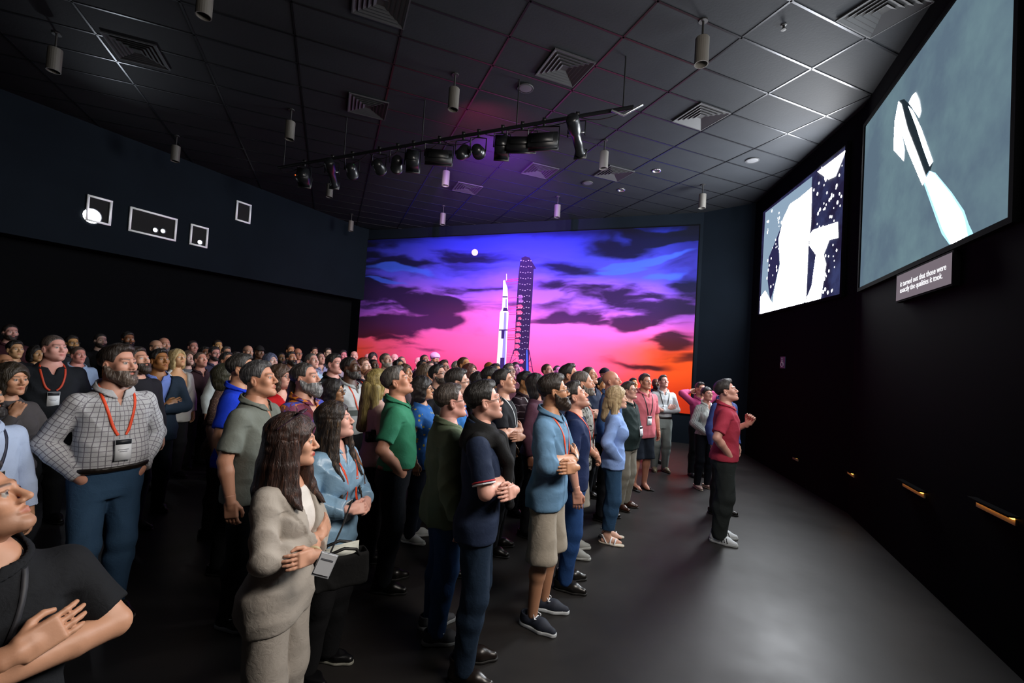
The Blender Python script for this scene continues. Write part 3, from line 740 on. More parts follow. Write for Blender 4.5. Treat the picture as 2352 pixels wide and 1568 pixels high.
# near screen: the third of the set, mostly out of the photograph to the right
L3 = (W4 - W3).length
scr, put = screen(W3, W4, .25, L3 - .2, screen_mat('screen_haze_near', '5c7080', '7a929c', 1.0, .9), 'nearest projection screen with broad white exhaust cloud at the right edge')
d_, n_ = wall_dir(W3, W4)
q = [wall_pt(W3, W4, s_, z, .04) for s_, z in ((.5, 3.45), (1.4, 3.2), (2.6, 3.25), (3.1, 3.6), (2.9, 4.1), (2.1, 4.5), (1.2, 4.4), (.6, 4.0))]
me = shape('exhaust_cloud', q, [tuple(range(8))]); put('exhaust_cloud', me, glow('screen_white_near', 'fff4ea', 30.0))
if me.polygons[0].normal.dot(n_) < 0: me.flip_normals()
# ---- caption panel below the centre screen
cq = [on_wall(x, y, W2, W3, .04) for x, y in ((2063, 692), (2190, 650), (2190, 585), (2063, 632))]
d_, n_ = wall_dir(W2, W3)
cap = empty('caption_display', cq[0]); tag(cap, 'small grey caption display with white text under the large screen', 'caption display')
z0, z1 = (cq[0].z + cq[1].z)/2, (cq[2].z + cq[3].z)/2; ca, cb = (cq[0] - W2).dot(d_), (cq[1] - W2).dot(d_)
def putc(name, me, mm): o = link(name, me, mm); o.parent = cap; o.matrix_parent_inverse = Matrix.Translation(-cap.location); return o
putc('housing', shape('housing', *prism([wall_pt(W2, W3, s_, z, .005) for s_, z in ((ca - .02, z0 - .02), (cb + .02, z0 - .02), (cb + .02, z1 + .02), (ca - .02, z1 + .02))], n_, .05)), m_wall_lo)
putc('panel', shape('panel', *prism([wall_pt(W2, W3, s_, z, .05) for s_, z in ((ca, z0), (cb, z0), (cb, z1), (ca, z1))], n_, .01)), glow('caption_grey', '766c74', 1.0))
fc = bpy.data.curves.new('caption_text', 'FONT'); fc.body = 'it turned out that those were\nexactly the qualities it took.'; fc.size = .080; fc.space_line = .85; fc.extrude = .001; fc.materials.append(glow('caption_white', 'f0f0f4', 1.3))
ft = bpy.data.objects.new('caption_text_curve', fc); C.objects.link(ft); bpy.context.view_layer.update()
me = bpy.data.meshes.new_from_object(ft.evaluated_get(bpy.context.evaluated_depsgraph_get())); bpy.data.objects.remove(ft); me.name = 'caption_text'
fo = link('caption_text', me)
xd = d_
p = wall_pt(W2, W3, ca + (cb - ca)*.10, z1 - .135, .066)
fo.parent = cap; fo.matrix_parent_inverse = Matrix.Translation(-cap.location)
fo.matrix_basis = Matrix(((xd.x, 0, n_.x, p.x), (xd.y, 0, n_.y, p.y), (0, 1, 0, p.z), (0, 0, 0, 1)))
# ---- wheelchair sign
p = on_wall(1798, 832, W1, W2, .012); d_, n_ = wall_dir(W1, W2); R = np.array([[d_.x, n_.x, 0], [d_.y, n_.y, 0], [0, 0, 1]])
sg = empty('accessibility_sign', p); tag(sg, 'small dark blue wheelchair access sign on the black wall', 'sign')
sg.matrix_world = Matrix.Translation(p) @ Matrix([list(R[i]) + [0] for i in range(3)] + [[0, 0, 0, 1]])
link('plate', shape('plate', *boxm((0, 0, 0), (.20, .012, .22))), paint('sign_blue', '3a4a70', .5), sg)
fx = 1
ic = [tube([(fx*(-.01 + .05*math.cos(t_)), .01, -.035 + .05*math.sin(t_)) for t_ in np.linspace(1.9, 6.1, 14)], .007, 5),
      tube([(fx*-.015, .01, .05), (fx*-.012, .01, -.005), (fx*.03, .01, -.008), (fx*.05, .01, -.06), (fx*.065, .01, -.055)], .008, 5), tube([(fx*-.015, .01, .025), (fx*.025, .01, .022)], .006, 5),
      tube([(fx*-.016, .008, .075), (fx*-.016, .016, .075)], .014, 8)]
link('wheelchair_symbol', mesh_np('wheelchair_symbol', *join(ic)), paint('sign_white', 'e0e6f0', .6), sg)

# ---- warm step lights low on the front wall
m_amber = glow('step_lamp_amber', 'ffae4a', 7.0)
for k, (x0, x1, y, a, b, lab) in enumerate(((1943, 1963, 1081, W2, W3, 'far'), (2076, 2126, 1115, W2, W3, 'middle'), (2246, 2338, 1162, W2, W3, 'near'), (1822, 1834, 1050, W1, W2, 'farthest'))):
    d_, n_ = wall_dir(a, b); pa, pb = on_wall(x0, y, a, b), on_wall(x1, y + (x1 - x0)*.23, a, b); ta, tb = (pa - a).dot(d_), (pb - a).dot(d_); L = abs(tb - ta)
    p = wall_pt(a, b, (ta + tb)/2, (pa.z + pb.z)/2, .0); r = empty('step_light', p); r.matrix_world = Matrix.Translation(p) @ Matrix(((d_.x, n_.x, 0, 0), (d_.y, n_.y, 0, 0), (0, 0, 1, 0), (0, 0, 0, 1)))
    tag(r, {'far': 'amber step light on the dark wall, second from the mural', 'middle': 'amber step light, middle one of the row of glowing strips', 'near': 'long thin amber step light nearest the right edge', 'farthest': 'faint tiny step light farthest along the black wall'}[lab], 'light', 'amber step lights on the front wall')
    link('hood', shape('hood', *boxm((0, .03, .022), (L + .04, .06, .014))), m_wall_lo, r)
    link('lamp', shape('lamp', *boxm((0, .020, .008), (L, .012, .012))), m_amber if lab != 'farthest' else glow('step_lamp_dim', 'c8a050', .5), r)
    link('face_plate', shape('face_plate', *boxm((0, .006, -.018), (L, .012, .042))), paint('step_brass', '8a7a60', .5), r)

# ---- projection booth ports on the upper back wall
m_trim = paint('port_white_trim', 'f6f9fb', .5, var=.03); m_plate_dark = paint('booth_dark', '050607', .9)
m_pane = NT('port_glass'); m_pane.b.inputs['Transmission Weight'].default_value = 1.; m_pane.b.inputs['Roughness'].default_value = .02; m_pane.b.inputs['IOR'].default_value = 1.05; m_pane.base((.9, .95, 1, 1)); m_pane = m_pane.m
BU, BV = B0, C1
for k, (c, lab) in enumerate(((((201, 449), (254, 463), (250, 517), (198, 504)), 'left square booth window with a dazzling projector lens'), (((299, 476), (404, 505), (399, 552), (296, 529)), 'wide booth window with two small projector lights'),
                              (((438, 515), (475, 526), (472, 570), (436, 558)), 'narrow booth window with one small bright lens'), (((543, 462), (574, 472), (571, 513), (541, 504)), 'empty dark booth window nearest the mural'))):
    d_, n_ = wall_dir(BU, BV); P4 = [on_wall(x, y, BU, BV) for x, y in c]
    ta = sum((P4[i] - BU).dot(d_) for i in (0, 3))/2; tb = sum((P4[i] - BU).dot(d_) for i in (1, 2))/2; zt = (P4[0].z + P4[1].z)/2; zb = (P4[2].z + P4[3].z)/2
    p = wall_pt(BU, BV, (ta + tb)/2, (zt + zb)/2, 0.); r = tag(empty('window_%d' % (k + 1), p), kind='structure', label=lab)
    r.matrix_world = Matrix.Translation(p) @ Matrix(((d_.x, n_.x, 0, 0), (d_.y, n_.y, 0, 0), (0, 0, 1, 0), (0, 0, 0, 1)))
    Wd, Ht = abs(tb - ta), zt - zb; e = .035
    fr = [boxm((0, .02, s_*(Ht/2)), (Wd + e, .05, e)) for s_ in (-1, 1)] + [boxm((s_*Wd/2, .02, 0), (e, .05, Ht - e)) for s_ in (-1, 1)]
    link('window_frame', mesh_np('window_frame', *join(fr), smooth=False), m_trim, r)
    link('dark_plate', shape('dark_plate', *boxm((0, .004, 0), (Wd - e, .006, Ht - e))), m_plate_dark, r)  # black plate on the solid wall stands in for the dark booth
    pts = [[(.28, -.30)], [(.05, -.22), (.22, -.18)], [(.1, -.30)], []][k]
    for q, (fx_, fz) in enumerate(pts):
        rad = (.135, .040, .045)[k]
        cx, cz = (fx_ - (.55 if k == 0 else 0))*Wd, fz*Ht
        vs = [(cx, .014, cz)] + [(cx + rad*math.cos(a), .012, cz + rad*math.sin(a)) for a in np.linspace(0, 2*math.pi, 17)[:-1]]
        rg = tube([(cx + (rad + .012)*math.cos(a), .018, cz + (rad + .012)*math.sin(a)) for a in np.linspace(0, 2*math.pi, 17)], .010, 6)
        link('projector_lens', shape('projector_lens', vs, [(0, 1 + (i + 1) % 16, 1 + i) for i in range(16)]), glow('projector_white_%d' % k, 'f2f6ff', (40., 6., 9.)[k]), r)
        link('lens_ring', mesh_np('lens_ring', *rg), paint('lens_ring', '30343a', .4), r)
# ------------------------------------------------------------------ mural: printed dusk sky with rocket, on the end wall
MU0, MU1 = tpix(829, 700, C1, C2), tpix(1597, 700, C1, C2); MZ0, MZ1 = .74, 5.46
def m_uv(cx, cy):   # reading of the print: position along the wall and height, each 0..1
    p = on_wall(800 + cx/2.502, 450 + cy/2.502, C1, C2); d, n = wall_dir(C1, C2)
    return ((p - C1).dot(d) - MU0)/(MU1 - MU0), (p.z - MZ0)/(MZ1 - MZ0)
NX, NY = 560, 280
uu, vv = np.meshgrid(np.linspace(0, 1, NX), np.linspace(0, 1, NY))
rs = np.random.RandomState(7)
def vnoise(x, y, sx, sy):
    g = rs.rand(int(sy) + 3, int(sx) + 3); X, Y = np.clip(x, 0, 1)*sx, np.clip(y, 0, 1)*sy; i, j = X.astype(int), Y.astype(int); fx, fy = X - i, Y - j; fx = fx*fx*(3 - 2*fx); fy = fy*fy*(3 - 2*fy)
    return (g[j, i]*(1 - fx) + g[j, i+1]*fx)*(1 - fy) + (g[j+1, i]*(1 - fx) + g[j+1, i+1]*fx)*fy
def fbm(x, y, sx, sy, o=5):
    r, a = 0, .5
    for k in range(o): r = r + a*vnoise(x, y, sx*2**k, sy*2**k); a *= .5
    return r
wu = uu + .12*(fbm(uu, vv, 6, 5) - .5); wv = vv + .14*(fbm(uu, vv, 5, 6) - .5)
tx = fbm(uu, vv, 10, 16, 6)
def L3c(h): return np.array(lin(h)[:3])
def mixc(c, col, m): return c*(1 - m[..., None]) + L3c(col)*m[..., None]
def sst(a, b, x): t = np.clip((x - a)/(b - a), 0, 1); return t*t*(3 - 2*t)
col = np.zeros(uu.shape + (3,)) + L3c('2a34b4')
col = mixc(col, '4c48d8', sst(1.0, .74, wv)); col = mixc(col, '9a5ae6', sst(.80, .62, wv + .10*np.abs(wu - .47)))
col = mixc(col, 'd865dc', sst(.66, .50, wv + .22*np.abs(wu - .45))); col = mixc(col, 'ff5fae', sst(.54, .34, wv + .12*np.abs(wu - .45)))
col = mixc(col, 'ff4a80', sst(.36, .12, wv + .05*np.abs(wu - .45)))
edge = sst(.18, .52, np.abs(wu - .46)); col = mixc(col, 'f0501c', edge*sst(.44, .26, wv)); col = mixc(col, 'e03a16', edge*sst(.22, .05, wv))
blobs = [(200, 400, 190, 42, .55), (330, 600, 330, 62, 1.), (640, 560, 190, 48, .9), (230, 690, 230, 50, 1.), (560, 715, 70, 26, .9), (120, 800, 190, 58, 1.), (300, 835, 110, 20, .7), (640, 370, 210, 48, .62), (110, 560, 130, 90, .8), (120, 340, 120, 50, .5), (420, 470, 120, 28, .4),
         (1290, 560, 200, 48, .85), (1600, 590, 330, 78, 1.), (1860, 640, 240, 95, 1.), (1260, 705, 150, 38, .95), (1420, 738, 110, 18, .6), (1760, 740, 220, 50, .95), (1900, 880, 150, 52, .95), (1650, 310, 200, 36, .55), (1900, 500, 130, 40, .75), (1540, 280, 130, 44, .55), (1700, 985, 170, 15, .55), (1280, 430, 190, 44, .5), (1930, 380, 110, 44, .6), (1780, 300, 90, 28, .4), (820, 520, 70, 20, .5), (480, 870, 90, 12, .5), (2000, 960, 90, 20, .5)]
env = np.zeros_like(uu)
for bx, by, rx, ry, st in blobs:
    u, v = m_uv(bx, by); ru = abs(m_uv(bx + rx, by)[0] - u); rv = abs(m_uv(bx, by + ry)[1] - v)
    env = np.maximum(env, st*np.exp(-.50*(((wu - u)/ru)**2 + ((wv - v)/rv)**2)))
t2 = fbm(wu + .25*(wv - .5)*np.tanh((.47 - uu)*9), wv, 7, 16, 6); t2 = (t2 - t2.mean())/t2.std()
env = np.maximum(env, .8*sst(.80, 1.0, vv + .04*t2)*sst(.25, .5, np.abs(uu - .42)))
dk = sst(.16, .66, env + .24*t2*(.35 + env))
shade = np.zeros(uu.shape + (3,)) + L3c('0c0916'); shade = mixc(shade, '2a1444', sst(.62, .40, vv)*sst(.45, .2, np.abs(uu - .45))); shade = mixc(shade, '0b0d16', sst(.30, .48, np.abs(uu - .48)))
col = col*(1 - .55*(sst(.40, .50, np.abs(uu - .49))*sst(.25, .5, vv)))[..., None]; col = col*(1 - .75*sst(.94, 1., vv + .01*t2))[..., None]  # light cut-off along the top edge is painted into the print
col = col*(1 - .28*sst(.5, .95, vv))[..., None]
col = col*(1 - .93*dk[..., None]) + shade*(.93*dk[..., None])
for sx_, sy_, rx, ry in ((1700, 370, 320, 22), (1830, 445, 190, 20), (1560, 420, 220, 18), (300, 430, 200, 18), (240, 495, 120, 10)):
    u, v = m_uv(sx_, sy_); ru = abs(m_uv(sx_ + rx, sy_)[0] - u); rv = abs(m_uv(sx_, sy_ + ry)[1] - v)
    col = mixc(col, '3a5ce0', .7*sst(1.3, .3, ((wu - u)/ru)**2 + ((wv - v - .22*(wu - u)*(1 if sx_ > 1000 else -1))/rv)**2 + 1.6*(tx - .5)))
m_print = NT('mural_print'); a_ = m_print.n('Attribute', attribute_name='print'); m_print.base(a_.outputs['Color']); m_print.b.inputs['Roughness'].default_value = .8; m_print.b.inputs['Specular IOR Level'].default_value = .1; m_print = m_print.m
d_, n_ = wall_dir(C1, C2)
mural = empty('mural', wall_pt(C1, C2, (MU0 + MU1)/2, MZ0, 0)); tag(mural, 'wall mural of a rocket on its launch pad against a pink and blue dusk sky', 'mural')
def putm(name, me, mm): o = link(name, me, mm); o.parent = mural; o.matrix_parent_inverse = Matrix.Translation(-mural.location); return o
S = MU0 + uu.ravel()*(MU1 - MU0); Zz = MZ0 + vv.ravel()*(MZ1 - MZ0); base = np.array(C1 + n_*.03)
vsm = base[None, :] + S[:, None]*np.array(d_)[None, :]; vsm[:, 2] = Zz
ii = (np.arange(NY - 1)[:, None]*NX + np.arange(NX - 1)[None, :]).ravel(); fsm = np.stack([ii, ii + 1, ii + NX + 1, ii + NX], 1)
me = mesh_np('sky_print', vsm, fsm); a_ = me.attributes.new('print', 'FLOAT_COLOR', 'POINT'); a_.data.foreach_set('color', np.concatenate([col.reshape(-1, 3), np.ones((NX*NY, 1))], 1).astype(f4).ravel())
if me.polygons[0].normal.dot(n_) < 0: me.flip_normals()
putm('sky_print', me, m_print)
putm('backing', shape('backing', *prism([wall_pt(C1, C2, t_, z, .004) for t_, z in ((MU0 - .03, MZ0 - .03), (MU1 + .03, MZ0 - .03), (MU1 + .03, MZ1 + .03), (MU0 - .03, MZ1 + .03))], n_, .02)), m_wall_lo)
c5 = lambda *p: [(1050 + x/4.9, 560 + y/4.9) for x, y in p]
def mp(name, pts, colr, off=.034, emi=None): return flat(putm, name, C1, C2, pts, paint('print_' + colr, colr, .8, var=.05, spec=.1), off)
mo = m_uv(727, 324)
mp('moon', [(800 + (727 + 18*math.cos(a))/2.502, 450 + (324 + 19*math.sin(a))/2.502) for a in np.linspace(0, 2*math.pi, 25)[:-1]], 'f0c8dc')
mp('launch_tower', c5((708, 200), (728, 192), (722, 158), (765, 138), (815, 152), (890, 278), (862, 285), (848, 560), (830, 820), (806, 1190), (812, 1620), (690, 1620), (695, 1270), (620, 1240), (645, 1190), (655, 950), (668, 700), (685, 400)), '2c1a48', .034)
for k, (x, y, w_, h_) in enumerate(((690, 575, 55, 40), (690, 625, 60, 36), (682, 685, 62, 42), (678, 752, 62, 42), (690, 825, 36, 28), (668, 882, 56, 40), (668, 940, 54, 40), (662, 1008, 58, 40), (656, 1072, 58, 38), (652, 1130, 56, 46), (640, 1205, 62, 60), (700, 1300, 50, 46), (690, 1385, 60, 60))):
    mp('tower_window', c5((x, y), (x + w_*.6, y - 4), (x + w_, y + h_*.5), (x + w_*.7, y + h_), (x, y + h_)), 'ff4f86' if k > 1 else '8a50a0', .040)
pr = []
for lv in range(18):
    y = 182 + lv*66
    for k in range(5): pr.append((712 - lv*3 + k*28 + (lv % 2)*5, y + (k % 3)*5))
for x, y in pr: mp('tower_lamp', c5((x, y), (x + 13, y), (x + 13, y + 6), (x, y + 6)), 'b8a0d8', .042)
for seg in (((640, 1190), (585, 1362)), ((806, 1190), (862, 1490)), ((590, 1355), (690, 1360)), ((800, 1370), (845, 1385)), ((600, 1340), (660, 1290)), ((805, 1330), (830, 1290)), ((806, 1190), (800, 1500))):
    (x0, y0), (x1, y1) = seg; mp('tower_strut', c5((x0 - 4, y0), (x0 + 5, y0 - 2), (x1 + 5, y1 - 2), (x1 - 4, y1)), '3a2058', .036)
mp('elevator_cable', c5((778, 1190), (790, 1190), (804, 1450), (775, 1450)), '3f5cd8', .046)
mp('launch_pad', c5((770, 1480), (850, 1455), (920, 1500), (880, 1640), (690, 1640), (690, 1470)), '4a3490', .036)
mp('rocket', c5((518, 440), (518, 412), (540, 405), (546, 440), (566, 495), (572, 600), (572, 755), (580, 772), (568, 960), (562, 1060), (548, 1390), (542, 1620), (425, 1620), (455, 1200), (463, 1070), (470, 960), (482, 770), (505, 730), (512, 600)), 'fff4ff', .038)
mp('rocket_shade', c5((545, 620), (560, 620), (560, 712), (540, 712)), '8c84e6', .044); mp('rocket_shade', c5((530, 770), (556, 770), (540, 1400), (500, 1400)), '8c84e6', .044)
for pts in (((512, 588), (568, 588), (568, 602), (512, 602)), ((514, 755), (522, 716), (560, 716), (573, 755)), ((471, 962), (568, 962), (567, 974), (470, 974)), ((499, 974), (534, 974), (528, 1064), (496, 1064)), ((486, 1280), (532, 1280), (520, 1620), (476, 1620))): mp('rocket_marking', c5(*pts), '33205e', .048)
mp('escape_tower', c5((553, 336), (559, 336), (560, 410), (552, 410)), 'f4e0ff', .044)
for y0, y1, xl, cc in ((402, 388, 548, 'b03070'), (420, 408, 548, 'b03070'), (452, 440, 570, '8a3078'), (606, 596, 572, 'a04090'), (700, 692, 580, 'd84890'), (726, 722, 580, 'd84890'), (766, 760, 580, 'd84890'), (790, 786, 580, '9a3880'), (958, 940, 570, 'd03070'), (975, 965, 570, 'd03070'), (1022, 1018, 566, 'e04880'), (1048, 1046, 564, 'e04880'), (1072, 1072, 564, 'b03878'), (1232, 1244, 552, 'e878b0'), (1262, 1268, 552, 'd86aa8')):
    mp('service_arm', c5((xl, y0), (690, y1), (690, y1 + 7), (xl, y0 + 7)), cc, .036)
# ------------------------------------------------------------------ ceiling fittings
def ring_mesh(profile, n=20):
    vs, fs = [], []; k = len(profile)
    for i in range(n):
        a = 2*math.pi*i/n
        for r, z in profile: vs.append((r*math.cos(a), r*math.sin(a), z))
    for i in range(n):
        for j in range(k - 1): fs.append((i*k + j, ((i + 1) % n)*k + j, ((i + 1) % n)*k + j + 1, i*k + j + 1))
    return vs, fs
m_can = paint('can_light_grey', '4a4844', .5); m_canin = paint('can_light_inside', '101010', .6)
can_me = shape('can', *ring_mesh([(0, .15), (.072, .15), (.075, .145), (.075, -.15), (.066, -.15), (.066, -.05), (0, -.04)], 22), smooth=False); stem_me = shape('stem', *ring_mesh([(0, .15), (.012, .15), (.012, .34), (.05, .34), (.05, .36), (0, .36)], 12))
for x, y, lab in ((1612, 118, 'largest cylinder can light, hanging above the wall screens'), (1042, 228, 'grey cylinder can light left of the square ceiling vent'), (666, 300, 'cylinder can light at the left end of the lighting pipe'), (403, 353, 'dim cylinder can light above the wide booth window'),
                  (125, 138, 'cylinder can light at the upper left beside a ceiling vent'), (470, 6, 'cylinder can light cut off by the top edge'), (1024, 410, 'purple-lit cylinder can light below the stage lights'), (1017, 503, 'purple-lit cylinder can light just above the mural top'), (1280, 485, 'cylinder can light above the tower in the mural'),
                  (1387, 368, 'cylinder can light under the right end of the lighting pipe'), (1613, 462, 'cylinder can light above the right edge of the mural'), (757, 438, 'cylinder can light below the tilted tube spotlight'), (806, 519, 'cylinder can light at the left top corner of the mural')):
    p = at_z(x, y, ZC - .36); r = tag(empty('can_light', p), lab, 'ceiling light', 'cylinder can lights under the ceiling')
    link('can', can_me, m_can if not can_me.materials else None, r); link('stem', stem_me, m_canin if not stem_me.materials else None, r)
m_vent = paint('vent_painted_metal', '222326', .7, .0); m_ventd = paint('vent_throat', '09090a', .8)
def louvre(r0, r1, z0, z1):
    q = [(-1, -1), (1, -1), (1, 1), (-1, 1)]; vs = [(r0*a, r0*b, z0) for a, b in q] + [(r1*a, r1*b, z1) for a, b in q] + [(r0*a, r0*b, z0 + .004) for a, b in q] + [(r1*a, r1*b, z1 + .004) for a, b in q]
    fs = [(i, (i + 1) % 4, (i + 1) % 4 + 4, i + 4) for i in range(4)] + [(i + 12, (i + 1) % 4 + 12, (i + 1) % 4 + 8, i + 8) for i in range(4)] + [(i, i + 8, (i + 1) % 4 + 8, (i + 1) % 4) for i in range(4)] + [(i + 4, (i + 1) % 4 + 4, (i + 1) % 4 + 12, i + 12) for i in range(4)]
    return shape('louvre', vs, fs)
lv = [louvre(.285 - .052*k, .245 - .052*k, -.016, .004) for k in range(5)]
def ringframe(ro, ri, z0, z1):
    q = [(-1, -1), (1, -1), (1, 1), (-1, 1)]; vs = [(ro*a, ro*b, z0) for a, b in q] + [(ri*a, ri*b, z0) for a, b in q] + [(ro*a, ro*b, z1) for a, b in q] + [(ri*a, ri*b, z1) for a, b in q]
    return vs, [(i, i + 4, (i + 1) % 4 + 4, (i + 1) % 4) for i in range(4)] + [(i + 4, i + 12, (i + 1) % 4 + 12, (i + 1) % 4 + 4) for i in range(4)] + [(i, (i + 1) % 4, (i + 1) % 4 + 8, i + 8) for i in range(4)]
frv = shape('frame', *ringframe(.30, .285, -.018, .0)); throat = shape('throat', *boxm((0, 0, .002), (.57, .57, .004)))
for x, y, lab in ((315, 118, 'square ceiling vent lit at the upper left'), (2030, 24, 'square ceiling vent at the top right above the large screen'), (1610, 268, 'square ceiling vent beside the hanging can light at right'), (1297, 157, 'square ceiling vent in the middle of the ceiling'),
                  (875, 6, 'square ceiling vent cut by the top edge'), (845, 245, 'barely visible square vent left of the lighting pipe'), (1410, 398, 'square vent under the right end of the pipe'), (1240, 392, 'square vent in the purple-lit ceiling'), (1073, 432, 'small dark vent in the purple-lit ceiling near the mural')):
    p = at_z(x, y, ZC - .012); r = tag(empty('ceiling_vent', p, GY), lab, 'ceiling vent', 'square ceiling vents')
    link('frame', frv, m_vent if not frv.materials else None, r); link('throat', throat, m_ventd if not throat.materials else None, r)
    for q in lv: link('louvre', q, m_vent if not q.materials else None, r)
dl = shape('trim_ring', *ring_mesh([(.085, .0), (.088, -.008), (.075, -.012), (.066, .0), (.05, .05), (0, .052)], 20), smooth=True)
for x, y, lab in ((1508, 392, 'recessed round downlight nearer the screens'), (1427, 436, 'recessed round downlight nearer the mural')):
    p = at_z(x, y, ZC - .01); r = tag(empty('downlight', p), lab, 'ceiling light', 'recessed round downlights'); link('trim_ring', dl, paint('downlight_chrome', 'd8d8d8', .15, .9) if not dl.materials else None, r)
    link('lamp', shape('lamp', *ring_mesh([(0, .03), (.03, .03), (.034, .04)], 14)), glow('downlight_reflection', 'e8f0ff', .8), r)  # weak emission stands in for the reflection seen in the downlight
spk = shape('grille', *ring_mesh([(0, -.012), (.08, -.012), (.10, -.010), (.105, 0)], 22), smooth=True)
for x, y, lab in ((1728, 368, 'round ceiling speaker beside the far screen'), (1207, 202, 'round ceiling speaker left of the middle vent'), (1350, 420, 'small round ceiling speaker near the mural')):
    p = at_z(x, y, ZC - .012); r = tag(empty('ceiling_speaker', p), lab, 'speaker', 'round ceiling speakers'); link('grille', spk, paint('speaker_grille', '3c3d40', .6) if not spk.materials else None, r)
    link('rim', shape('rim', *ring_mesh([(.10, -.014), (.115, -.014), (.118, 0)], 22)), m_vent, r)
p = at_z(1800, 62, ZC - .03); r = tag(empty('fire_sprinkler', p), 'small dark sprinkler head in the ceiling at right', 'sprinkler')
link('stem', shape('stem', *ring_mesh([(0, .03), (.03, .03), (.03, .02), (.012, .015), (.012, -.02), (0, -.02)], 12)), m_canin, r); link('deflector', shape('deflector', *ring_mesh([(0, -.03), (.03, -.028), (.028, -.034), (0, -.036)], 12)), m_canin, r)

# ------------------------------------------------------------------ lighting pipe with stage lights
m_blk = paint('stage_black', '17181a', .42, .2); m_blk2 = paint('stage_black_gloss', '1d1f22', .3, .35); m_steel = paint('safety_steel', '9aa0a4', .3, .8)
PZ = 5.12; pA, pB = at_z(1455, 246, PZ), at_z(640, 385, PZ)
r = tag(empty('lighting_pipe', pA), 'long black pipe under the ceiling carrying the stage lights', 'pipe')
def putp(name, vf, mm, sm=True): o = link(name, mesh_np(name, *vf, smooth=sm), mm); o.parent = r; o.matrix_parent_inverse = Matrix.Translation(-r.location); return o
pd = (pB - pA).normalized()
putp('pipe', tube([pA, pA + (pB - pA)*.5, pB], .028, 10), m_blk2)
for f_ in (.02, .25, .5, .75, .98): q = pA + (pB - pA)*f_; putp('hanger', tube([q, q + Vector((0, 0, ZC - PZ))], .010, 6), m_blk)
rc = random.Random(3); pr = []
for k in range(9):
    a = pA + (pB - pA)*(k/9.); b = pA + (pB - pA)*((k + 1)/9.); m_ = (a + b)/2 + Vector((rc.uniform(-.05, .05), rc.uniform(-.05, .05), -rc.uniform(.05, .16)))
    pr.append(tube([a + (b - a)*u + (m_ - (a + b)/2)*4*u*(1 - u) for u in np.linspace(0, 1, 9)], .006, 5))
putp('cable', join(pr), m_blk)
e_ = at_z(1453, 246, PZ); putp('end_bracket', tube([e_ + Vector((-.25, .05, -.03)), e_ + Vector((-.1, .02, -.10)), e_ + Vector((.12, -.02, .03))], .015, 6), m_steel)
def pipe_at(x):
    best = min(np.linspace(0, 1, 400), key=lambda f_: abs(1176 + FPX*((pA + (pB - pA)*f_ - Vector((0, 0, HC))).dot(cr))/((pA + (pB - pA)*f_ - Vector((0, 0, HC))).dot(cf)) - x))
    return pA + (pB - pA)*best
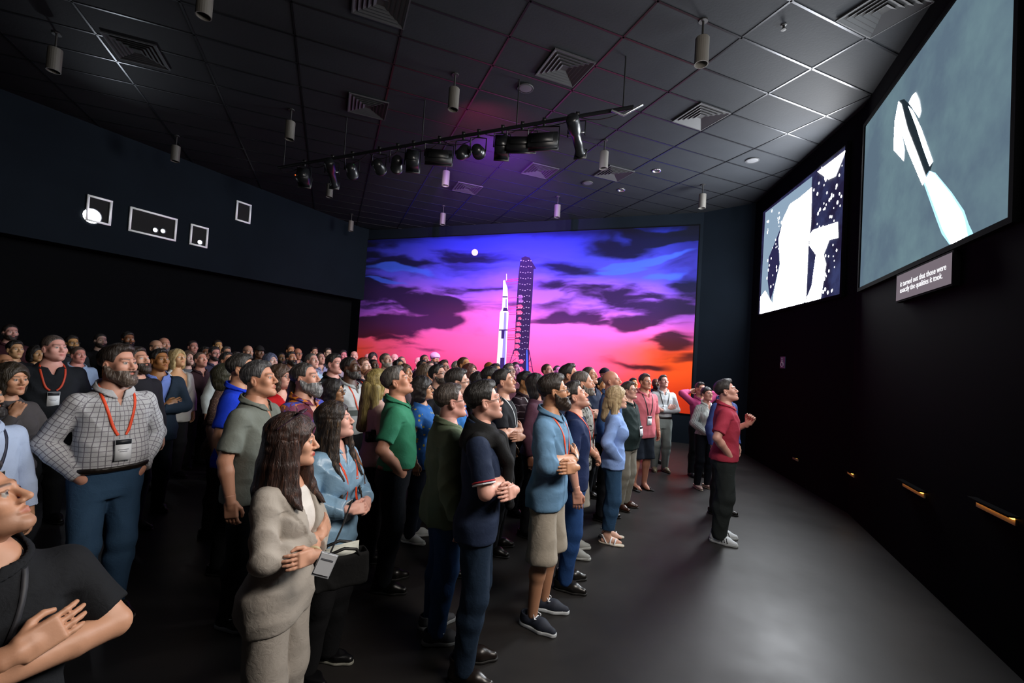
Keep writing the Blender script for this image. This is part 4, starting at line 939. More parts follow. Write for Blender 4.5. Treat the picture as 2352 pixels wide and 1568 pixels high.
def stage_light(kind, x, aim, lab, size=1.):
    q = pipe_at(x); r = tag(empty('stage_light', q), lab, 'stage light', 'stage lights on the pipe')
    dr = (aim - (q - Vector((0, 0, .26)))).normalized(); up = Vector((0, 0, 1)); sx_ = dr.cross(up).normalized(); uz = sx_.cross(dr)
    R = np.array([[sx_.x, dr.x, uz.x], [sx_.y, dr.y, uz.y], [sx_.z, dr.z, uz.z]]); c = np.array((0, 0, -.26))
    T = lambda vf: ((np.array(vf[0]) @ R.T + c).astype(f4), np.array(vf[1], np.int32))
    link('clamp', mesh_np('clamp', *join([tube([(0, 0, .045), (0, 0, -.06)], .018, 8), boxm((0, 0, .03), (.05, .07, .04))]), smooth=False), m_blk, r)
    w_ = .10*size if kind != 'panel' else .20
    a_, b_ = np.array([w_ + .015, 0, 0]) @ R.T + c, np.array([-w_ - .015, 0, 0]) @ R.T + c
    link('yoke', mesh_np('yoke', *tube([a_, (a_[0], a_[1], -.07), (0, 0, -.06), (b_[0], b_[1], -.07), b_], .010, 6)), m_blk2, r)
    def lathe(pf, n=18):
        v, f = ring_mesh(pf, n); v = np.array(v); return v[:, [0, 2, 1]], f
    if kind == 'tube':
        link('barrel', mesh_np('barrel', *T(lathe([(0, -.30), (.065, -.30), (.085, -.26), (.085, -.08), (.060, -.04), (.060, .24), (.072, .25), (.072, .31), (.058, .31), (.055, .26), (0, .26)])), smooth=False), m_blk2, r)
        link('gel_frame', mesh_np('gel_frame', *T(boxm((0, .30, 0), (.17, .012, .17))), smooth=False), m_blk, r); link('shutter', mesh_np('shutter', *T(join([boxm((s_*.07, -.05, 0), (.09, .006, .03)) for s_ in (-1, 1)])), smooth=False), m_steel, r)
    elif kind == 'box':
        link('housing', mesh_np('housing', *T(join([boxm((0, 0, 0), (.19, .24, .21)), boxm((0, -.13, 0), (.15, .03, .17))])), smooth=False), m_blk2, r); link('front_frame', mesh_np('front_frame', *T(boxm((0, .13, 0), (.22, .014, .24))), smooth=False), m_blk, r)
        link('lens', mesh_np('lens', *T(lathe([(0, .142), (.06, .14), (.075, .136)])), smooth=True), paint('lens_glass', '2c3848', .08), r)
        link('fin', mesh_np('fin', *T(join([boxm((0, -.10 + .03*k, .112), (.17, .008, .016)) for k in range(5)])), smooth=False), m_blk, r)
    elif kind == 'panel':
        link('housing', mesh_np('housing', *T(join([boxm((0, 0, 0), (.40, .10, .20)), boxm((0, -.06, 0), (.30, .04, .12))])), smooth=False), m_blk, r); link('front_frame', mesh_np('front_frame', *T(boxm((0, .055, 0), (.42, .012, .22))), smooth=False), m_blk2, r)
        link('lens', mesh_np('lens', *T(boxm((0, .062, 0), (.36, .004, .16))), smooth=False), paint('lens_glass', '2c3848', .08), r)
    else:
        link('barrel', mesh_np('barrel', *T(lathe([(0, -.13), (.05, -.13), (.085, -.08), (.095, .10), (.10, .10), (.10, .13), (.085, .13), (.08, .02), (0, .0)])), smooth=False), m_blk2, r)
        link('lens', mesh_np('lens', *T(lathe([(0, .06), (.07, .055), (.08, .05)])), smooth=True), paint('lens_glass', '2c3848', .08), r)
    return r, Vector(np.array([0, .2, 0]) @ R.T + c) + q, dr
def lamp(parent, p, dr, energy, col, angle, blend=.5, size=.06, nm='beam'):
    L = bpy.data.lights.new(nm, 'SPOT'); L.energy = energy; L.color = col; L.spot_size = math.radians(angle); L.spot_blend = blend; L.shadow_soft_size = size
    o = bpy.data.objects.new(nm, L); C.objects.link(o); o.parent = parent; o.matrix_parent_inverse = Matrix.Translation(-parent.location); o.matrix_basis = Matrix.Translation(p) @ dr.to_track_quat('-Z', 'Y').to_matrix().to_4x4(); return o
MC = lambda u, z: wall_pt(C1, C2, MU0 + (MU1 - MU0)*u, z, 0)
MUR = 600.
st, p, dr = stage_light('tube', 1325, MC(.85, 2.0), 'long tilted tube spotlight at the right end of the pipe'); lamp(st, p, dr, MUR*1.3, (1., .72, .62), 75, .8)
st, p, dr = stage_light('panel', 1250, MC(.72, 3.4), 'wide flat wash light right of the boxy one'); lamp(st, p, dr, MUR*.9, (.85, .78, 1.), 95, .9)
st, p, dr = stage_light('box', 1155, MC(.50, 2.6), 'large boxy stage light in the middle of the pipe'); lamp(st, p, dr, MUR*1.7, (1., .85, .95), 85, .8)
st, p, dr = stage_light('panel', 1200, MC(.6, 2.0), 'flat wash light just right of the middle box light')
st, p, dr = stage_light('panel', 1010, MC(.35, 3.0), 'flat wash light left of the hanging steel hooks'); lamp(st, p, dr, MUR*1.1, (.95, .80, 1.), 95, .9)
st, p, dr = stage_light('box', 950, MC(.25, 2.4), 'smaller boxy stage light left of centre'); lamp(st, p, dr, MUR*1.0, (1., .74, .72), 90, .8)
st, p, dr = stage_light('par', 915, MC(.1, 1.5), 'short can-shaped stage light beside the smaller box'); st, p, dr = stage_light('par', 872, MC(.3, 4.), 'round stage light with a violet glint in its lens')
link('glint', mesh_np('glint', *tube([(.03, .02, -.25), (.05, .0, -.22)], .008, 6)), glow('violet_glint', '8a70ff', 2.), st)  # glowing sliver painted in for the violet glint on the lens
st, p, dr = stage_light('par', 810, MC(.1, 3.), 'round stage light with a tiny green indicator lamp'); link('indicator', mesh_np('indicator', *boxm((.06, -.10, -.22), (.016, .016, .03)), smooth=False), glow('green_led', '30ff50', 3.), st)
st, p, dr = stage_light('tube', 765, MC(.05, 2.), 'thin tube spotlight at the left part of the pipe'); st, p, dr = stage_light('box', 700, MC(.0, 2.), 'very dark box light near the left end')
link('indicator', mesh_np('indicator', *boxm((-.1, -.10, -.26), (.014, .014, .014)), smooth=False), glow('red_led', 'ff5a20', 3.), st)
# a violet uplight on the pipe washes the ceiling before the mural
st, p, dr = stage_light('par', 1100, at_z(1160, 445, ZC), 'can-shaped uplight throwing violet light on the ceiling'); lamp(st, p, dr, 4200., (.42, .08, 1.), 58, 1.)
st, p, dr = stage_light('par', 1065, at_z(1130, 300, ZC), 'can-shaped uplight throwing faint red light on the ceiling'); lamp(st, p, dr, 130., (1., .06, .22), 100, 1.)
# the projector in the left booth window throws spill light over the ceiling in front of it
wl = [o for o in C.objects if o.name.startswith('window_1')][0]
pl = wl.matrix_world.translation + wall_dir(BU, BV)[1]*.30
L = bpy.data.lights.new('projector_beam', 'SPOT'); L.energy = 60.; L.color = (.8, .9, 1.); L.spot_size = math.radians(60); L.spot_blend = 1.; L.shadow_soft_size = .04
o = bpy.data.objects.new('projector_beam', L); C.objects.link(o); o.location = pl; o.rotation_euler = (at_z(330, 60, ZC) - pl).to_track_quat('-Z', 'Y').to_euler()
_figs, _pm = {}, {}
def cache_mesh(key, fn):
    if key not in _pm: _pm[key] = fn()
    return _pm[key]
LOOK = Vector((4.2, 3.8, 4.3))
def person(label, px, py, D, fem=False, girth=1., belly=0., pose='hang', pitch=None, fy=0., hyaw=0., face=None, lod=2, stance=.10, bust=1.,
           tone='c89a80', lip=None, hair=('short', '2a201a', None), beard=None, stub=0., glasses=None,
           tops=None, bottom=None, shoes=None, lanyard=None, badge=False, badgez=1.10, collar=None, belt=None, group='audience standing in the theatre', hscale=None, extra=None):
    if isinstance(pose, str): pose = (pose, pose)
    hp = at_depth(px, py, D)
    ang = math.atan2(LOOK.y - hp.y, LOOK.x - hp.x) + math.radians(fy)
    if pitch is None: pitch = math.degrees(math.atan2(LOOK.z - hp.z, math.hypot(LOOK.y - hp.y, LOOK.x - hp.x)))*.72
    if lod == 2: pitch = 6 if pitch < 11 else 17; girth = 1. if girth < 1.08 else 1.16
    fk = (fem, girth, belly, pose, round(pitch, 1), hyaw, tuple(sorted((face or {}).items())), stance, bust)
    F = _figs.setdefault(fk, Fig(fem, girth, belly, pose, pitch, hyaw, face, stance, None, bust))
    hc = F.from_head(V(0, 0, 0)); s = hp.z/float(hc[2])
    if hscale: s = hscale
    rz = ang - math.pi/2
    off = Vector((float(hc[0])*math.cos(rz) - float(hc[1])*math.sin(rz), float(hc[0])*math.sin(rz) + float(hc[1])*math.cos(rz), 0))*s
    root = empty('person', (hp.x - off.x, hp.y - off.y, 0), rz); root.scale = (s, s, s)
    tag(root, label, 'person', group)
    PEOPLE.append((label, round(1.78*s, 2), lod, root))
    hk, hc1 = hair[0], hair[1]; hc2 = hair[2] if len(hair) > 2 else None
    lip = lip or {'c': 'a8645a'}.get('x', None) or '%02x%02x%02x' % tuple(int(v) for v in (int(tone[0:2], 16)*.86, int(tone[2:4], 16)*.62, int(tone[4:6], 16)*.62))
    barefoot = shoes is not None and shoes[0] in ('sandal', 'flipflop')
    link('body', cache_mesh(('body', fk, lod, barefoot), lambda: F.body_mesh(lod, barefoot)), skin(tone, lip, hc1, stub), root)
    if hk and hk != 'bald':
        nm = {'turban': 'turban', 'cap': 'cap'}.get(hk, 'hair')
        mh = cloth(hc1) if hk in ('turban', 'cap') else hairm(hc1, hc2)
        link(nm, cache_mesh(('hair', fk, hk, lod), lambda: F.hair_mesh(hk, lod)), mh, root)
    if beard: link('beard', cache_mesh(('beard', fk, beard[0], lod), lambda: F.beard_mesh(beard[0], lod)), hairm(beard[1], beard[2] if len(beard) > 2 else None), root)
    if glasses: link('glasses', cache_mesh(('gl', fk, lod), lambda: F.glasses_mesh(lod, r=.0024 if lod else .0020)), paint('spectacle_frame', glasses, .3), root)
    fsdf = None; outer = None
    for g in (tops or [dict(name='shirt', mat=cloth('30343c'))]):
        gk = tuple(sorted((k, v) for k, v in g.items() if k not in ('mat', 'name', 'cmat')))
        me, fsdf = cache_mesh(('top', fk, gk, lod), lambda: F.top_mesh(g, lod))
        outer = link(g['name'], me, g['mat'], root)
        if g.get('collar'):
            link('collar', cache_mesh(('col', fk, lod, g.get('collar')), lambda: F.collar_mesh(lod, big=g.get('collar'))), g.get('cmat', g['mat']), outer)
    b = bottom or dict(mat=cloth('15171c'))
    gk = tuple(sorted((k, v) for k, v in b.items() if k not in ('mat', 'name')))
    bo = link(b.get('name', 'trousers'), cache_mesh(('bot', fk, gk, lod), lambda: F.bottom_mesh(b, lod)), b['mat'], root)
    if belt: link('belt', cache_mesh(('belt', fk, belt[1:]), lambda: F.belt_mesh(*belt[1:])), paint('belt_leather', belt[0], .4), root)
    kind, c1, c2 = shoes or ('shoe', '0c0b0a', '0a0a0a')
    if not barefoot:
        hi = {'shoe': .085, 'sneaker': .092, 'boot': .15, 'heel': .06}[kind]
        for sd in (1, -1):
            so = link('shoe', cache_mesh(('shoe', fk, sd, hi, lod), lambda: F.shoe_mesh(sd, lod, hi)), paint('shoe_upper', c1, .75 if kind == 'sneaker' else .32), root)
            link('sole', cache_mesh(('sole', fk, sd, lod), lambda: F.sole_mesh(sd, lod, .028 if kind == 'sneaker' else .018)), paint('shoe_sole', c2, .7), so)
            if kind == 'sneaker' and lod == 0:
                o_, R_ = F.shoe_frame(sd); pr = []
                for k in range(4):
                    y = .035 + .026*k; z = .088 - .009*k
                    pr.append(tube([R_ @ np.array(q) + o_ for q in ((-.030, y, z - .012), (0, y + .008, z + .003), (.030, y, z - .012))], .0045, 5))
                for a_ in (-1, 1): pr.append(tube([R_ @ np.array(q) + o_ for q in ((0, .03, .098), (a_*.025, .025, .104), (a_*.045, .045, .085), (a_*.03, .05, .082))], .0035, 5))
                link('lace', mesh_np('lace', *join(pr)), paint('shoe_lace', 'd8dce0', .8), so)
    else:
        for sd in (1, -1):
            so = link('sandal' if kind == 'sandal' else 'flip_flop', cache_mesh(('sole', fk, sd, lod, 1), lambda: F.sole_mesh(sd, lod, .018)), paint('sandal_sole', c2, .7), root)
            o_, R_ = F.shoe_frame(sd); pr = []
            st = [(.045, .062), (.095, .052)] if kind == 'sandal' else []
            for y, z in st: pr.append(tube([R_ @ np.array(q) + o_ for q in ((-.045, y - .005, .015), (-.036, y, z*.75), (0, y + .004, z + .012), (.036, y, z*.75), (.045, y - .005, .015))], .009, 6))
            if kind == 'sandal': pr.append(tube([R_ @ np.array(q) + o_ for q in ((-.044, .0, .02), (-.038, -.05, .10), (0, -.085, .085), (.038, -.05, .10), (.044, .0, .02))], .007, 6))
            if kind == 'flipflop':
                for a_ in (-1, 1): pr.append(tube([R_ @ np.array(q) + o_ for q in ((a_*.042, .02, .015), (a_*.034, .06, .055), (0, .125, .036), (0, .13, .015))], .007, 6))
            link('strap', mesh_np('strap', *join(pr)), paint('sandal_strap', c1, .5), so)
    if lanyard and fsdf:
        bz = badgez; pr = []; bx = .0
        wd = .0155 if lod < 2 else .020
        for sd in (1, -1):
            pr.append(F.ribbon(fsdf, [(0, -.10, 1.50), (sd*.06, -.055, 1.515), (sd*.082, .01, 1.49), (sd*.078, .09, 1.41), (sd*.055, .15, 1.30), (sd*.022, .17, bz + .075)], wd, .005))
        link('lanyard', mesh_np('lanyard', *join(pr), smooth=False), paint('lanyard_ribbon', lanyard, .6), root)
    if badge and fsdf:
        p, nn = F.snap(fsdf, [(0., .22, badgez)], .012); p = p[0]; n2 = nn[0]*V(1, 1, .3); n2 /= np.linalg.norm(n2)
        x = np.cross(n2, V(0, 0, 1)); x /= np.linalg.norm(x); z = np.cross(x, n2); R = np.stack([x, n2, z], 1)
        bo_ = link('badge', mesh_np('badge', *boxm(p, (.086, .004, .135), R), smooth=False), paint('badge_sleeve', 'b9bec4', .25), root)
        link('card', mesh_np('card', *boxm(p + n2*.0028 - z*.016, (.080, .0014, .095), R), smooth=False), paint('badge_card', 'dfe4ea', .5, var=.03), bo_)
        link('header', mesh_np('header', *boxm(p + n2*.0028 + z*.048, (.080, .0014, .030), R), smooth=False), paint('badge_header', '20242a', .5), bo_)
        pr = [boxm(p + n2*.0038 + z*(-.0 - .012*k), (w_, .0006, .004), R) for k, w_ in enumerate((.055, .04))]
        link('print', mesh_np('print', *join(pr), smooth=False), paint('badge_print', '70757c', .6), bo_)
    if extra: extra(F, root, fsdf, outer, s)
    return root
PEOPLE = []
# ------------------------------------------------------------------ wardrobe
def polo(c, **k): return dict(dict(name='polo_shirt', mat=cloth(c), sleeve=.80, collar=1., v=1.385, vt=.30, hem=.87, loose=.012), **k)
def tee(c, **k): return dict(dict(name='t_shirt', mat=cloth(c), sleeve=.74, hem=.87, loose=.012), **k)
def shirt(c, **k): return dict(dict(name='shirt', mat=cloth(c), sleeve=1.93, collar=1., v=1.40, vt=.30, hem=.99, loose=.010, placket=.8, cuff=.05), **k)
def knit(c, **k): return dict(dict(name='sweater', mat=cloth(c), sleeve=1.94, hem=.90, inf=.016, loose=.012), **k)
def coat(c, **k): return dict(dict(name='jacket', mat=cloth(c), sleeve=1.92, inf=.022, v=1.10, vt=.30, lapel=.055, hem=.78, loose=.014), **k)
def jeans(c='26384c', **k): return dict(dict(name='jeans', mat=cloth(c, kind='denim')), **k)
def pants(c='14161b', **k): return dict(dict(name='trousers', mat=cloth(c)), **k)
def shorts(c, **k): return dict(dict(name='shorts', mat=cloth(c), end=.50, flare=.022, loose=.016), **k)
LIGHT, FAIR, TAN, OLIVE, BROWN, DARK = 'c99f8c', 'd2a896', 'b58a6c', 'a97c58', '86593c', '4e3426'
OR = 'e2481e'
def shoe_stripes(F, root, fs, outer, s):
    for so in [o for o in root.children if o.name.startswith('shoe')]:
        sd = 1 if sum(v.co.x for v in so.data.vertices) > 0 else -1; o_, R_ = F.shoe_frame(sd)
        for side in (1, -1):
            for k in range(3): link('stripe', mesh_np('stripe', *tube([R_ @ np.array(q) + o_ for q in ((side*.0490, .045 + .026*k, .030), (side*.0455, .038 + .026*k, .052), (side*.0340, .030 + .026*k, .076))], .0062, 6)), paint('shoe_stripe', '15181c', .6), so)
def watch(sd, strap, dial):
    def f(F, root, fs, outer, s):
        e, w = F.arms[sd][1], F.arms[sd][2]; n = (w - e)/np.linalg.norm(w - e); c = w - n*.025; a = np.cross(n, V(0, 0, 1)); a /= np.linalg.norm(a); b = np.cross(n, a)
        wt = link('wristwatch', mesh_np('wristwatch', *tube([c + .031*F.ar**.5*(math.cos(t)*a + math.sin(t)*b) for t in np.linspace(0, 2*math.pi, 17)], .008, 6)), paint('watch_strap', strap, .5), root)
        if dial: q = c + F.arms[sd][4]*.036; link('dial', mesh_np('dial', *tube([q - F.arms[sd][4]*.004, q + F.arms[sd][4]*.004, q + F.arms[sd][4]*.0045], [.018, .018, .001], 14)), paint('watch_dial', dial, .3), wt)
    return f
def locks(cones, c, c2, k=.035, am=.006, res=.0075):
    def f(F, root, fs, outer, s):
        hm = [o for o in root.children if o.name.startswith('hair')][0]
        def sd(P):
            d = None
            for a, b, ra, rb in cones: e = cone(P, a, b, ra, rb); d = e if d is None else smin(d, e, k)
            return d + lump(P*V(1.2, 1.2, .35), am, 1.3, 3.4)
        A = np.array([q for a, b, ra, rb in cones for q in (a, b)]); m = max(max(ra, rb) for *_, ra, rb in cones) + .03
        link('hair_length', mesh_np('hair_length', *polygonize(sd, A.min(0) - m, A.max(0) + m, res)), hairm(c, c2), hm)
    return f
def mane(n, zend, seed, front=35., fall=.13, thick=.026):
    rn = random.Random(seed); out = []
    for sd in (1, -1):
        for k in range(n):
            th = math.radians(front + (180 - front)*(k + rn.uniform(.1, .9))/n); x, y = math.sin(th), math.cos(th); ze = zend + rn.uniform(-.05, .05) + .05*(k/n)
            p0 = (sd*.078*x, .088*y - .012, 1.665); p1 = (sd*.092*x, .100*y - .018, 1.55); p2 = (sd*.112*x, (.105 if y > 0 else .118)*y - .018 + (.02 if y > .3 else 0), 1.43)
            r3 = .128 + rn.uniform(-.012, .012); p3 = (sd*(.112*x + rn.uniform(-.02, .012)), (fall + rn.uniform(-.01, .02)) if y > .25 else r3*y - .01, max(ze, 1.30) if y > .25 and zend < 1.3 and k % 2 else ze)
            out += [(p0, p1, thick, thick*1.1), (p1, p2, thick*1.1, thick), (p2, p3, thick, .006)]
    return out
def both(*fs_):
    def f(*a):
        for q in fs_: q(*a)
    return f
def mirror(cs): return cs + [(((-a[0],) + a[1:]), ((-b[0],) + b[1:]), ra, rb) for a, b, ra, rb in cs]
def loose_mesh(root, name, fn, lo, hi, h, m): return link(name, mesh_np(name, *polygonize(fn, lo, hi, h)), m, root)

# ------------------------------------------------------------------ front rows
person('man at lower left in black polo, arms folded, black lanyard, cropped by edge', -56, 1160, 1.18, lod=0, fy=-60, hyaw=58, pitch=24, pose='crossed_high', tone='bb8d70', hair=('short', '2c2a2a', '6a6a6a'), stub=.25, face=dict(nose=1.15), girth=1.2, belly=.02,
       tops=[polo('14161a', v=1.41)], bottom=pants('101216'), lanyard='1a1a20', badgez=1.12)
person('man at left edge in pale blue shirt with navy lanyard and badge', -44, 915, 2.52, lod=1, fy=-20, hyaw=10, pose='hang', tone=TAN, hair=('short', '1c1816'), beard=('full', '1c1614'), girth=1.02, belly=.03,
       tops=[shirt('a9b9d6')], bottom=pants(), lanyard='1c2036', badge=True, badgez=1.17)
person('dark-haired woman resting chin on hand at the left edge', 28, 872, 3.35, lod=1, fem=True, fy=-12, hyaw=0, pitch=2, pose='chin', tone='c08e6e', hair=('bob', '2a2216'), tops=[knit('4c4848')], bottom=pants())
person('heavyset bearded man in white checked shirt with orange lanyard, hands in jeans pockets', 272, 836, 3.05, lod=0, fy=-34, hyaw=22, pitch=6, pose='pocket', girth=1.04, belly=0.045, tone='c2917c', hair=('side', '2a211b'), beard=('full', '57473c', 'b0aaa4'),
       tops=[shirt('b9bcc0', mat=cloth('b4b6ba', kind='plaid', col2='55505a', col3='7a7480'), v=1.39)], bottom=jeans('2c4660'), belt=('18120e', .985, 1.02, .026), lanyard=OR, badge=True, badgez=1.14, face=dict(fat=.006), shoes=('shoe', '1a1612', '8a8478'))
person('big cropped-hair man in black sweater with orange lanyard and white badge', 124, 800, 4.45, lod=1, fy=-30, hyaw=22, pitch=6, girth=1.14, belly=.06, tone='c9968a', hair=('buzz', '4a403a'), stub=.15, tops=[knit('14181e', v=1.40)], bottom=pants('0e1014'), lanyard='b83a1c', badge=True, badgez=1.20, face=dict(fat=.010))
person('man in navy suit jacket over blue shirt, arms folded', 366, 828, 4.90, lod=1, fy=-30, hyaw=18, pitch=12, pose='crossed', tone='8f6238', hair=('side', '100e0e'), tops=[shirt('6a80c4', hem=.95), coat('1c2a38')], bottom=pants('11161d'), badge=True, badgez=.98, girth=1.05)
person('grey-haired man in grey polo shirt, seen in profile', 596, 871, 3.15, lod=0, hyaw=8, fy=-8, pitch=10, pose='hang', tone='c28f74', hair=('short', '3c3c3e', '8d8d8d'), face=dict(nose=1.1, long=.004), girth=1.08, belly=.02, tops=[polo('70766f', hem=.84)], bottom=pants('101115'), shoes=('sneaker', '16171a', '6a6c70'))
person('man in royal blue polo behind the grey polo', 556, 848, 3.82, lod=1, fy=12, pitch=8, pose='hang', tone='b98a6c', hair=('short', '26231f', '6c6a66'), girth=1.08, tops=[polo('1238c8', mat=cloth('1238c8'))], bottom=pants('0e1014'))
person('dark-haired woman with glasses and brown patterned dress beside royal blue polo', 519, 865, 4.49, lod=1, fem=True, fy=18, pitch=12, tone='caa48c', hair=('wave', '2a2a18'), glasses='101010', tops=[dict(name='dress_top', mat=cloth('5a4640', kind='speck', col2='8a7064'), sleeve=.9, loose=.02, hem=.82)], bottom=pants('2a2420'), girth=1.1)
person('long-haired man with grey beard in colourful floral shirt', 702, 869, 3.62, lod=0, hyaw=10, fy=-14, pitch=13, pose='hang', tone='c99884', hair=('recede', '2c2724', '77736e'), beard=('long', '6f7072', 'b9babb'), girth=1.08, tops=[dict(name='floral_shirt', mat=cloth('6a3a4a', kind='floral'), sleeve=.85, collar=1.15, v=1.33, vt=.34, hem=.84, loose=.016)], bottom=pants(),
       extra=locks([((0, -.10, 1.62), (.02, -.125, 1.40), .045, .040), ((.02, -.125, 1.40), (.02, -.115, 1.28), .04, .015)], '2c2522', '57504a'))
person('woman with glasses in red top between grey polo and floral shirt', 646, 868, 4.46, lod=1, fem=True, fy=-8, pitch=14, tone='cf9c8a', hair=('shag', '4a3628'), glasses='141414', tops=[tee('b8141c', v=1.36, vt=.42)], bottom=pants(), girth=1.1)
def shades(F, root, fs, outer, s):
    hm = [o for o in root.children if o.name.startswith('hair')][0]
    pr = [boxm(F.from_head(V(sx_*.034, .035, .152)), (.055, .035, .010), F.R @ rotx(.35)) for sx_ in (-1, 1)] + [tube(F.from_head(np.array([(sx_*.062, .035, .150), (sx_*.085, -.02, .11), (sx_*.096, -.06, .08)], f4)), .003, 5) for sx_ in (-1, 1)]
    link('sunglasses', mesh_np('sunglasses', *join(pr), smooth=False), paint('sunglass_plum', '3a2a38', .12), root)
def bangle(F, root, fs, outer, s): watch(-1, 'c8b890', None)(F, root, fs, outer, s)
person('woman in pale grey trouser suit with brown hair and red lips, arms folded', 674, 1014, 2.05, lod=0, hyaw=22, fem=True, fy=-24, pitch=2, pose='crossed', tone='d0a086', lip='9a1f2a', bust=1., girth=1.03, hair=('wave', '33201a', '6e4838'), face=dict(nose=1.12), tops=[dict(name='blouse', mat=cloth('e4e0dc', .5), sleeve=1.7, inf=.008, hem=.95, neckz=1.46), dict(name='suit_jacket', mat=cloth('aba49b'), sleeve=1.80, inf=.014, v=1.08, vt=.20, lapel=.075, hem=.785, flare=.006, loose=.013, fold=.0065, cuff=.04, k=.010)],
       bottom=pants('a39c93', loose=.026, inf=.014, fold=.004), shoes=('heel', '3a302a', '201a16'), badge=False, extra=both(locks(mane(9, 1.31, 4, 38., .150, .030), '33201a', '6e4838', k=.016, am=.0022, res=.007), shades, bangle))
def strap(F, root, fs, outer, s):
    link('bag_strap', mesh_np('bag_strap', *F.ribbon(fs, [(-.11, -.12, 1.38), (-.125, -.05, 1.47), (-.135, .03, 1.45), (-.135, .10, 1.34), (-.13, .12, 1.22)], .035, .007), smooth=False), paint('strap_leather', '7a4a22', .5), root)
person('young woman with long brown hair in pale blue satin blouse, hands clasped', 771, 966, 2.72, lod=0, hyaw=26, fem=True, fy=-30, pitch=14, pose='clasp', girth=1.14, bust=1.05, tone='d6a799', lip='b46a66', hair=('long', '241a15', '5a4128'), tops=[dict(name='satin_blouse', mat=cloth('7fa2bd', .32), sleeve=1.86, collar=1., v=1.37, vt=.3, hem=.76, inf=.014, loose=.022, fold=.0085, cuff=.06, placket=.8)], bottom=pants('0c0d10', loose=.03),
       lanyard=OR, badge=True, badgez=1.07, shoes=('heel', '0e0e10', '8a8a80'), extra=both(locks(mane(9, 1.10, 8, 42., .165, .026), '241a15', '6a5030', k=.014, am=.0022, res=.008), strap))
person('black man in white polo with grey chest bands and orange lanyard', 806, 846, 4.89, lod=1, fy=-12, hyaw=6, pitch=14, tone='4c3325', lip='5a3a32', hair=('buzz', '15100e'), beard=('short', '2a2624', '7a7a78'), girth=1.15, belly=.05, tops=[polo('c0c6ca', mat=cloth('c0c6ca', kind='block', col2='4c5452'), hem=.98)], bottom=pants('14151a'), lanyard='c8401e', badge=True, badgez=1.10)
person('man in green polo shirt gazing steeply upward', 912, 877, 3.7, lod=0, fy=8, pitch=24, hyaw=-4, tone='c48f76', hair=('short', '4a4642', '85807a'), girth=1.12, belly=.03, pose='pocket', tops=[polo('2f7a5c', hem=.98)], bottom=pants('12161d'), belt=('5a2e1c', .975, 1.01, .022))
person('woman with curly dark hair and glasses in blue and yellow print dress', 972, 894, 4.63, lod=1, fem=True, fy=4, pitch=12, tone='bf9070', hair=('shag', '1a1512'), glasses='2a2a2a', girth=1.18, tops=[dict(name='print_dress', mat=cloth('2f6cb8', kind='print', col2='b8a84a'), sleeve=.55, loose=.03, hem=.80, inf=.014)], bottom=pants('1a2434'), shoes=('sneaker', 'c8d0d0', 'd8dcdc'))
person('man in olive jacket with orange lanyard behind the navy polo', 1036, 922, 3.12, lod=0, fy=12, pitch=10, tone='c8968a', hair=('short', '39302a', '5a5048'), glasses='18140f', girth=1.12, belly=.03, pose='hang', tops=[dict(name='jacket', mat=cloth('66745c'), sleeve=1.92, collar=1.1, inf=.022, hem=.82, loose=.018, fold=.006)], bottom=jeans('1e3a60'), lanyard=OR, shoes=('sneaker', '30343a', '70767a'))
def tied_sweater(F, root, fs, outer, s):
    def f(P):
        x, y, z = P.T; d = smax(F.torso(P, .036), 1.335 + .10*np.clip(np.abs(y)/.1, 0, 1) - .05*(y < 0) - z, .02)
        d = smin(d, smax(F.neck(P, .022), z - 1.545 + .5*y, .01), .03); d = smax(d, z - 1.545 + .45*y, .01)
        for a, b, ra, rb in (((.10, .09, 1.43), (.02, .155, 1.30), .045, .04), ((-.10, .09, 1.43), (-.01, .16, 1.29), .045, .04), ((.02, .16, 1.31), (.06, .175, 1.08), .036, .030), ((-.01, .165, 1.30), (-.04, .185, 1.02), .036, .030), ((.06, .10, 1.43), (.15, -.02, 1.44), .045, .05), ((-.06, .10, 1.43), (-.15, -.02, 1.44), .045, .05)): d = smin(d, cone(P, a, b, ra, rb), .02)
        return d + folds(P, .005, 2.)
    link('tied_sweater', mesh_np('tied_sweater', *polygonize(f, (-.32, -.25, .95), (.32, .30, 1.6), .008)), cloth('0c0d0f'), root)
def trim_cuff(F, root, fs, outer, s):
    for sd in (1,):
        sh, e = F.arms[sd][:2]; n = (e - sh)/np.linalg.norm(e - sh); c = sh + (e - sh)*.80; a = np.cross(n, V(0, 1, 0)); a /= np.linalg.norm(a); b = np.cross(n, a); r = .064
        for k, cc in ((0., 'd8d8dc'), (.012, 'b02430')): link('cuff_band', mesh_np('cuff_band', *tube([c - n*k + r*(math.cos(t)*a + math.sin(t)*b) for t in np.linspace(0, 2*math.pi, 21)], .006, 5)), paint('cuff_' + cc, cc, .8), outer)
person('man with glasses in navy polo and draped black sweater, arms folded, dark jeans', 1112, 922, 2.78, lod=0, hyaw=14, fy=-16, pitch=13, pose='crossed', tone='d0a090', hair=('quiff', '161311'), glasses='15130f', stub=.30, tops=[polo('1c2840', hem=.84)], bottom=jeans('142436'), shoes=('boot', '1c1512', '0e0c0a'), extra=both(tied_sweater, trim_cuff, watch(1, '0c0c0e', None)))
person('bearded man with glasses in denim shirt, khaki shorts and navy sneakers', 1272, 899, 3.38, lod=0, hyaw=26, fy=-30, pitch=9, pose='crossed', stance=.125, tone='b8896a', hair=('quiff', '231a14'), beard=('full', '2a1e16'), glasses='14110e', tops=[shirt('5f84a4', sleeve=1.22, hem=.83, cuff=.07, loose=.016, fold=.006)], bottom=shorts('9f978a', end=.47), lanyard=OR, shoes=('sneaker', '1a2130', 'c8ced2'), extra=watch(1, '3a2218', 'e8e8e8'))
